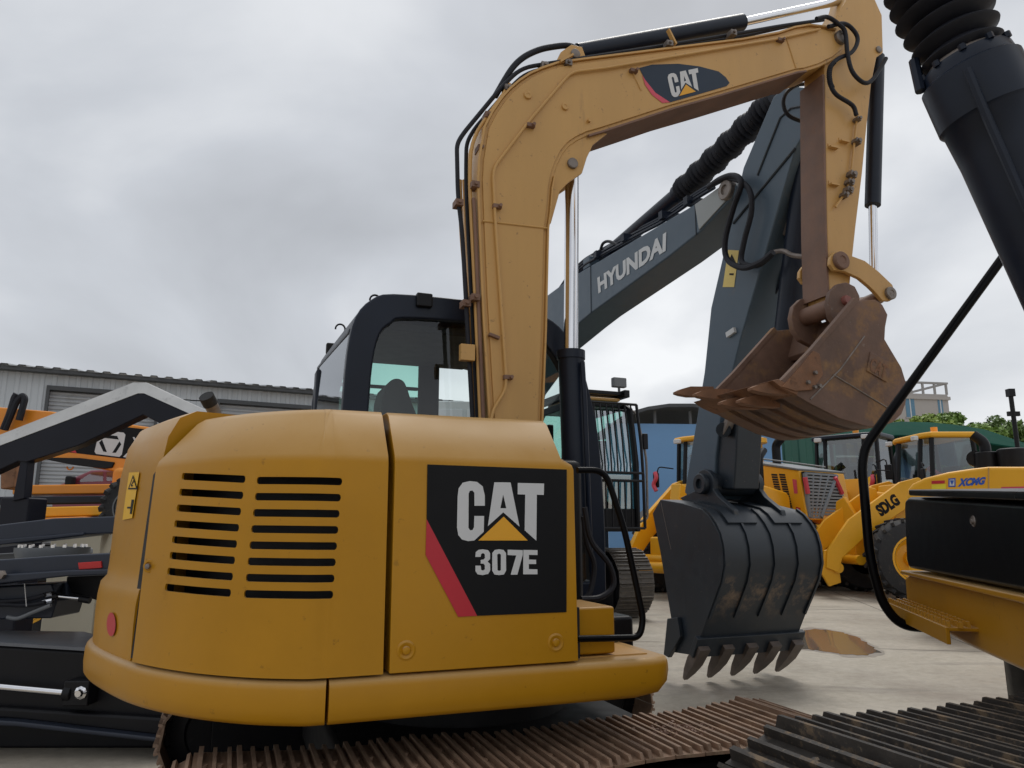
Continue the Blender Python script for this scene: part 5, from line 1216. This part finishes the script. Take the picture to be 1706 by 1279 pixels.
kbeam([(-140,985),(85,972),(95,1000),(85,1030),(-140,1035)], .15, .35, 'side_box', SL)
MB().tube([KF.onw(95,993,.1), KF.onw(135,997,.1)], .012, 10).build('cylinder_rod', CHROME, kc)
MB().tube([KF.onw(88,993,.1), KF.onw(97,993,.1)], .026, 10).build('rod_end', BLK, kc); MB().tube([KF.onw(133,997,.1), KF.onw(150,1000,.1)], .024, 10).build('rod_end', BLK, kc)
for y in (990, 1001): MB().tube([KF.onw(72,y+2,.08), KF.onw(88,y-1,.08)], .018, 8).build('hose_fitting', CHROME, kc)
for k, pts in enumerate(([(-60,1003),(0,1002),(40,999),(60,995),(75,991)], [(-60,1008),(0,1007),(45,1008),(75,1003)], [(12,1028),(30,1030),(55,1020),(85,1008)])):
    MB().tube(smooth_path([KF.onw(x, y, .06) for x, y in pts], 5), .014, 8).build('hose', RUB if k < 2 else GRY, kc)
MB().tube([KF.onw(41,972,.03), KF.onw(44,1010,.03)], .003, 5).build('cable_tie', WHT, kc)
# sloping grey guard and the big dark lower box with its long rod
a = KF.uz([(-140,1040),(0,1050),(140,1052),(170,1060)], .25); b = KF.uz([(-140,1066),(0,1070),(145,1079),(190,1083)], -.2)
MB().loft([[(p_[0], .25, p_[1]), (q_[0], -.2, q_[1]), (q_[0], -.2, q_[1]-.02), (p_[0], .25, p_[1]-.02)] for p_, q_ in zip(a, b)]).build('guard_plate', paint('grey_guard_paint', (.13,.14,.16), .35, .12, .2, (.2,.2,.21), scale=3), kc)
kbeam([(-140,1070),(0,1074),(190,1086),(330,1095),(330,1215),(255,1208),(30,1190),(-140,1180)], -.18, .6, 'lower_box', BLK, .03)
kbeam([(-140,1196),(0,1200),(30,1202),(255,1228),(330,1236),(330,1243),(255,1236),(30,1211),(-140,1203)], -.30, .7, 'bottom_edge', SL, .012)
kbeam([(-140,1188),(30,1200),(255,1226),(330,1234),(330,1200),(30,1180),(-140,1170)], -.24, .6, 'bottom_box', BLK, .02)
MB().tube([KF.onw(-140,1131,-.27), KF.onw(0,1144,-.27), KF.onw(110,1154,-.27)], .020, 12).build('cylinder_rod', CHROME, kc)
MB().tube([KF.onw(108,1154,-.27), KF.onw(122,1155,-.27)], .05, 12).box(KF.onw(135,1152,-.24), (.16,.12,.15)).build('rod_bracket', BLK, kc, bevel=.01)
p = KF.onw(137,1153,-.30); MB().turn((p[0],-.30,p[2]), (0,-1,0), [(0,.04),(.02,.04),(.03,.025),(.05,.02),(.05,.001)], 8).build('bolt', CHROME, kc)
MB().bounds((-2.2,-.05,0),(1.3,.5,.2)).build('skid', BLK, kc, bevel=.02)

QF = Frame(*at_y(138, 880, 9.0)[:2], 5)
qb = thing('crate', QF, 'small cream crate glimpsed between the black chassis beams on the left', 'crate')
qz = at_y(138, 884, 9.0)[2]
qc = paint('cream_crate', (.50,.46,.36), .7, .05, .2, (.35,.31,.24))
MB().bounds((-.35,0,.02),(.22,.5,qz)).build('box', qc, qb, bevel=.01); MB().bounds((-.37,-.02,qz),(.24,.52,qz+.03)).build('lid', qc, qb, bevel=.008)

# ================================================================ background: sheds, building, trees, pole
GRN = paint('green_tarpaulin', (.008,.058,.040), .95, .12, .1, (.014,.06,.045), scale=.6, spec=.05)
GRNW = paint('green_fence_sheet', (.03,.115,.085), .6, .12, .15, (.05,.12,.095), scale=.6)
SF = Frame(*at_y(1400, 880, 33)[:2], 0)
gs_ = thing('canopy_shed', SF, 'green tarpaulin shed with a wide drooping roof behind the loaders', 'shed')
ridge = [(1180,712),(1460,706),(1500,702),(1545,703),(1590,707),(1640,715),(1720,742)]; eave = [(1180,728),(1470,725),(1500,724),(1545,726),(1590,731),(1650,738),(1730,750)]
R0 = [SF.onw(x, y, 3) for x, y in ridge]; E0 = [SF.onw(x, y, 0) for x, y in eave]
MB().loft([[e_, r_, (r_[0], r_[1]+6, e_[2]), (r_[0], r_[1]+6, e_[2]-.05), (r_[0], r_[1], r_[2]-.06), (e_[0], e_[1], e_[2]-.06)] for e_, r_ in zip(E0, R0)]).build('roof', GRN, gs_)
for k, e_ in enumerate(E0): MB().cyl((e_[0], .1, 0), (e_[0], .1, e_[2]-.03), .07, n=8).build('post', BLK, gs_)
MB().bounds((E0[1][0],8.6,0),(E0[-1][0],8.7,E0[2][2]-.2)).build('back_wall', INT, gs_)
FF = Frame(*at_y(1320, 880, 30)[:2], 0)
fn = thing('sheet_fence', FF, 'green corrugated sheet fence behind the grader', 'fence')
fl = FF.onw(1170,720,0)[0]; fr2 = FF.onw(1370,720,0)[0]; fz = FF.onw(1300,715,0)[2]; P = []; u = fl
while u < fr2: P += [(u,0),(u+.25,0),(u+.3,-.05),(u+.55,-.05)]; u += .6
MB().loft([[(a, b, 0) for a, b in P], [(a, b, fz) for a, b in P]], caps=False, closed=False).build('sheeting', GRNW, fn, angle=0)
MB().bounds((fl,.02,fz-.1),(fr2,.1,fz)).build('top_rail', GRN, fn)
BS = Frame(*at_y(1120, 880, 27)[:2], 4)
bs = thing('blue_shed', BS, 'blue walled shed with a dark arched roof between the grey cab and arm', 'shed')
BLW = paint('pale_blue_sheet', (.16,.33,.58), .55, .06, .08, (.22,.36,.55), scale=.5)
ba, bb_ = BS.onw(1010,703,0), BS.onw(1300,712,0)
MB().bounds((ba[0],0,0),(bb_[0],.12,BS.onw(1120,706,0)[2])).build('wall', BLW, bs)
arc = BS.uz([(1010,712),(1040,690),(1075,680),(1110,675),(1150,675),(1190,682),(1230,692),(1300,712)], 0)
MB().loft([[(u_, -.4, z) for u_, z in arc]+[(u_, -.4, z-.12) for u_, z in arc[::-1]], [(u_, 9, z) for u_, z in arc]+[(u_, 9, z-.12) for u_, z in arc[::-1]]]).build('roof', rfm, bs)
MB().bounds((ba[0]+.5,8.5,0),(bb_[0]-.5,8.6,BS.onw(1120,690,0)[2])).build('back_wall', paint('navy_lining', (.02,.03,.05), .7, .1), bs)
for x in (1040, 1091, 1150, 1240): 
    p = BS.onw(x, 700, .2); MB().cyl((p[0],.2,0),(p[0],.2,p[2]+.35),.06,n=8).build('post', GRY, bs)
# pale multi-storey building
PB = Frame(*at_y(1604, 880, 78)[:2], 10)
pb = thing('building', PB, 'pale beige multi storey building with roof railings far behind the trees', 'building')
WALL = paint('beige_render', (.42,.39,.365), .8, .04, .08, (.36,.33,.30), scale=.08)
zt_ = PB.onw(1604,662,0)[2]; ul = PB.onw(1440,660,0)[0]
MB().bounds((ul,0,0),(0,14,zt_)).build('wall', WALL, pb)
zp = PB.onw(1604,658,0)[2]; MB().bounds((ul-.15,-.18,zt_-.35),(.18,14.2,zt_)).build('cornice', WALL, pb)
MB().bounds((ul,0,zt_),(0,.3,zp)).build('parapet', WALL, pb)
zr_ = PB.onw(1604,638,0)[2]
CON = paint('concrete_frame', (.33,.32,.31), .8, .05)
for k in range(8):
    u_ = ul+(0-ul)*k/7
    MB().bounds((u_-.09,.0,zp),(u_+.09,.2,zr_-.2)).build('roof_post', CON, pb)
    if k % 3 == 1: MB().bounds((u_-.09,6,zt_),(u_+.09,6.2,zr_-.2)).build('roof_post', CON, pb)
MB().bounds((ul-.2,-.02,zr_-.2),(.2,.24,zr_)).build('roof_beam', CON, pb); MB().bounds((ul-.2,5.98,zr_-.2),(.2,6.24,zr_)).build('roof_beam', CON, pb)
MB().bounds((-.12,.24,zr_-.2),(.12,5.98,zr_)).build('roof_beam', CON, pb)
WG = paint('blue_window_glass', (.10,.22,.32), .15, .1)
for (x0, x1) in ((1508,1523),(1562,1570),(1440,1470)):
    for fl_ in range(5):
        z1 = PB.onw(1515,656,0)[2]-.2-fl_*3.5; z0 = z1-2.3
        if z0 < 1: continue
        a_, b_ = PB.onw(x0,670,0)[0], PB.onw(x1,670,0)[0]
        wdw = MB().bounds((a_,-.03,z0),(b_,.05,z1)).build('window', WG, pb)
        MB().bounds((a_-.12,-.08,z0-.15),(b_+.12,-.02,z0)).build('sill', CON, wdw); MB().bounds(((a_+b_)/2-.06,-.06,z0),((a_+b_)/2+.06,-.025,z1)).build('mullion', WHT, wdw)

# trees
LEAF = []
for i, c in enumerate(((.15,.25,.04),(.10,.17,.03),(.24,.33,.06))):
    m = paint('leaf_green_%d' % i, c, .6, .25, scale=1.5); LEAF.append(m)
BARK = paint('bark', (.09,.07,.05), .85, .2, scale=4)
def leaf_crown(rng, blobs, n, size):
    m = MB()
    for _ in range(n):
        bx, by, bz, br = rng.choice(blobs)
        d = Vector((rng.gauss(0,1), rng.gauss(0,1), rng.gauss(0,1))).normalized()*br*(rng.random()**.4)
        p = Vector((bx, by, bz))+Vector((d.x, d.y, d.z*.85))
        nn = (d.normalized()+Vector((rng.gauss(0,.6), rng.gauss(0,.6), rng.gauss(0,.6)+.3))).normalized(); q = nn.to_track_quat('Z', 'Y')
        s_ = size*rng.uniform(.6,1.3); a = rng.random()*6.28
        e1 = q @ Vector((math.cos(a), math.sin(a), 0))*s_; e2 = q @ Vector((-math.sin(a), math.cos(a), 0))*s_*.55
        m.add([p-e1, p+e2, p+e1, p-e2], [(0,1,2,3)])
    return m
def tree(px, base_Y, ytop, halfw, label, seed, tone):
    rng = random.Random(seed); X = at_y(px, 880, base_Y); H_ = at_y(px, ytop, base_Y)[2]; hw = halfw/FPX*base_Y
    T = Frame(X[0], base_Y, 0); t = thing('tree', T, label, 'tree', 'trees behind the sheds')
    tr_ = MB().tube([(0,0,0),(.1,.05,H_*.3),(0,0,H_*.6),(.1,0,H_*.85)], [.28,.2,.14,.04], 8)
    for k in range(6):
        a = rng.random()*6.28; z = H_*rng.uniform(.35,.6); tr_.tube([(0,0,z),(hw*.5*math.cos(a),hw*.5*math.sin(a),z+H_*.15),(hw*.8*math.cos(a),hw*.8*math.sin(a),z+H_*.22)], [.1,.06,.02], 6)
    tr_.build('trunk', BARK, t)
    bl_ = []
    for k in range(26):
        a = rng.random()*6.28; z = rng.uniform(-1, .75); rr_ = hw*.72*math.sqrt(max(0, 1-z*z*.8))*rng.random()**.4
        bl_.append((rr_*math.cos(a), rr_*math.sin(a), H_-hw*1.15+z*hw*.95, hw*rng.uniform(.18,.38)))
    bl_.append((0, 0, H_-hw*.45, hw*.35)); bl_.append((0, 0, H_-hw*1.2, hw*.75))
    leaf_crown(rng, bl_, 9000, .15).build('crown', LEAF[tone], t, angle=0)['kind'] = 'stuff'
tree(1512, 46, 690, 55, 'pale green tree just right of the rusty bucket, before the beige building', 1, 2)
tree(1566, 47, 682, 44, 'bright green tree in front of the middle of the beige building', 2, 2)
tree(1592, 50, 681, 40, 'green tree before the right corner of the beige building', 3, 0)
tree(1615, 48, 697, 46, 'low green tree at the right foot of the beige building', 4, 0)
tree(1660, 44, 697, 52, 'rounded green tree left of the dark pole', 5, 0)
tree(1680, 50, 683, 58, 'taller dark green tree by the dark pole at the right', 6, 1)
tree(1712, 46, 690, 60, 'dark green tree behind the pole, cut by the right edge', 7, 1)
PF = Frame(*at_y(1713, 880, 24)[:2], 0)
po = thing('mast', PF, 'dark slim mast standing at the far right edge behind the yellow hood', 'mast')
zt_ = at_y(1703,648,24)[2]
MB().cyl((0,0,0),(0,0,zt_),.07,n=10).build('pole', BLK, po); MB().bounds((-.1,-.1,zt_-.25),(.1,.1,zt_)).build('lamp_box', BLK, po); MB().bounds((-.18,-.05,zt_-.9),(.2,.05,zt_-.75)).build('cross_arm', BLK, po)
# white container seen through the near cab
CF = Frame(*at_y(768, 880, 17)[:2], 6)
co = thing('container', CF, 'white box container seen through the near cab window', 'container')
cz_ = at_y(765,668,17)[2]
cn = MB().bounds((-1.0,0,.15),(1.6,2.4,cz_)).build('body', paint('white_box_paint', (.55,.58,.58), .5, .05), co, bevel=.03)
for u_ in (-.6,.1): MB().bounds((u_,-.03,cz_-1.0),(u_+.6,.01,cz_-.2)).build('panel', WHB, cn, bevel=.01)
for u_ in (-.8, 1.4): MB().bounds((u_-.1,.2,0),(u_+.1,2.2,.16)).build('foot', BLK, co)
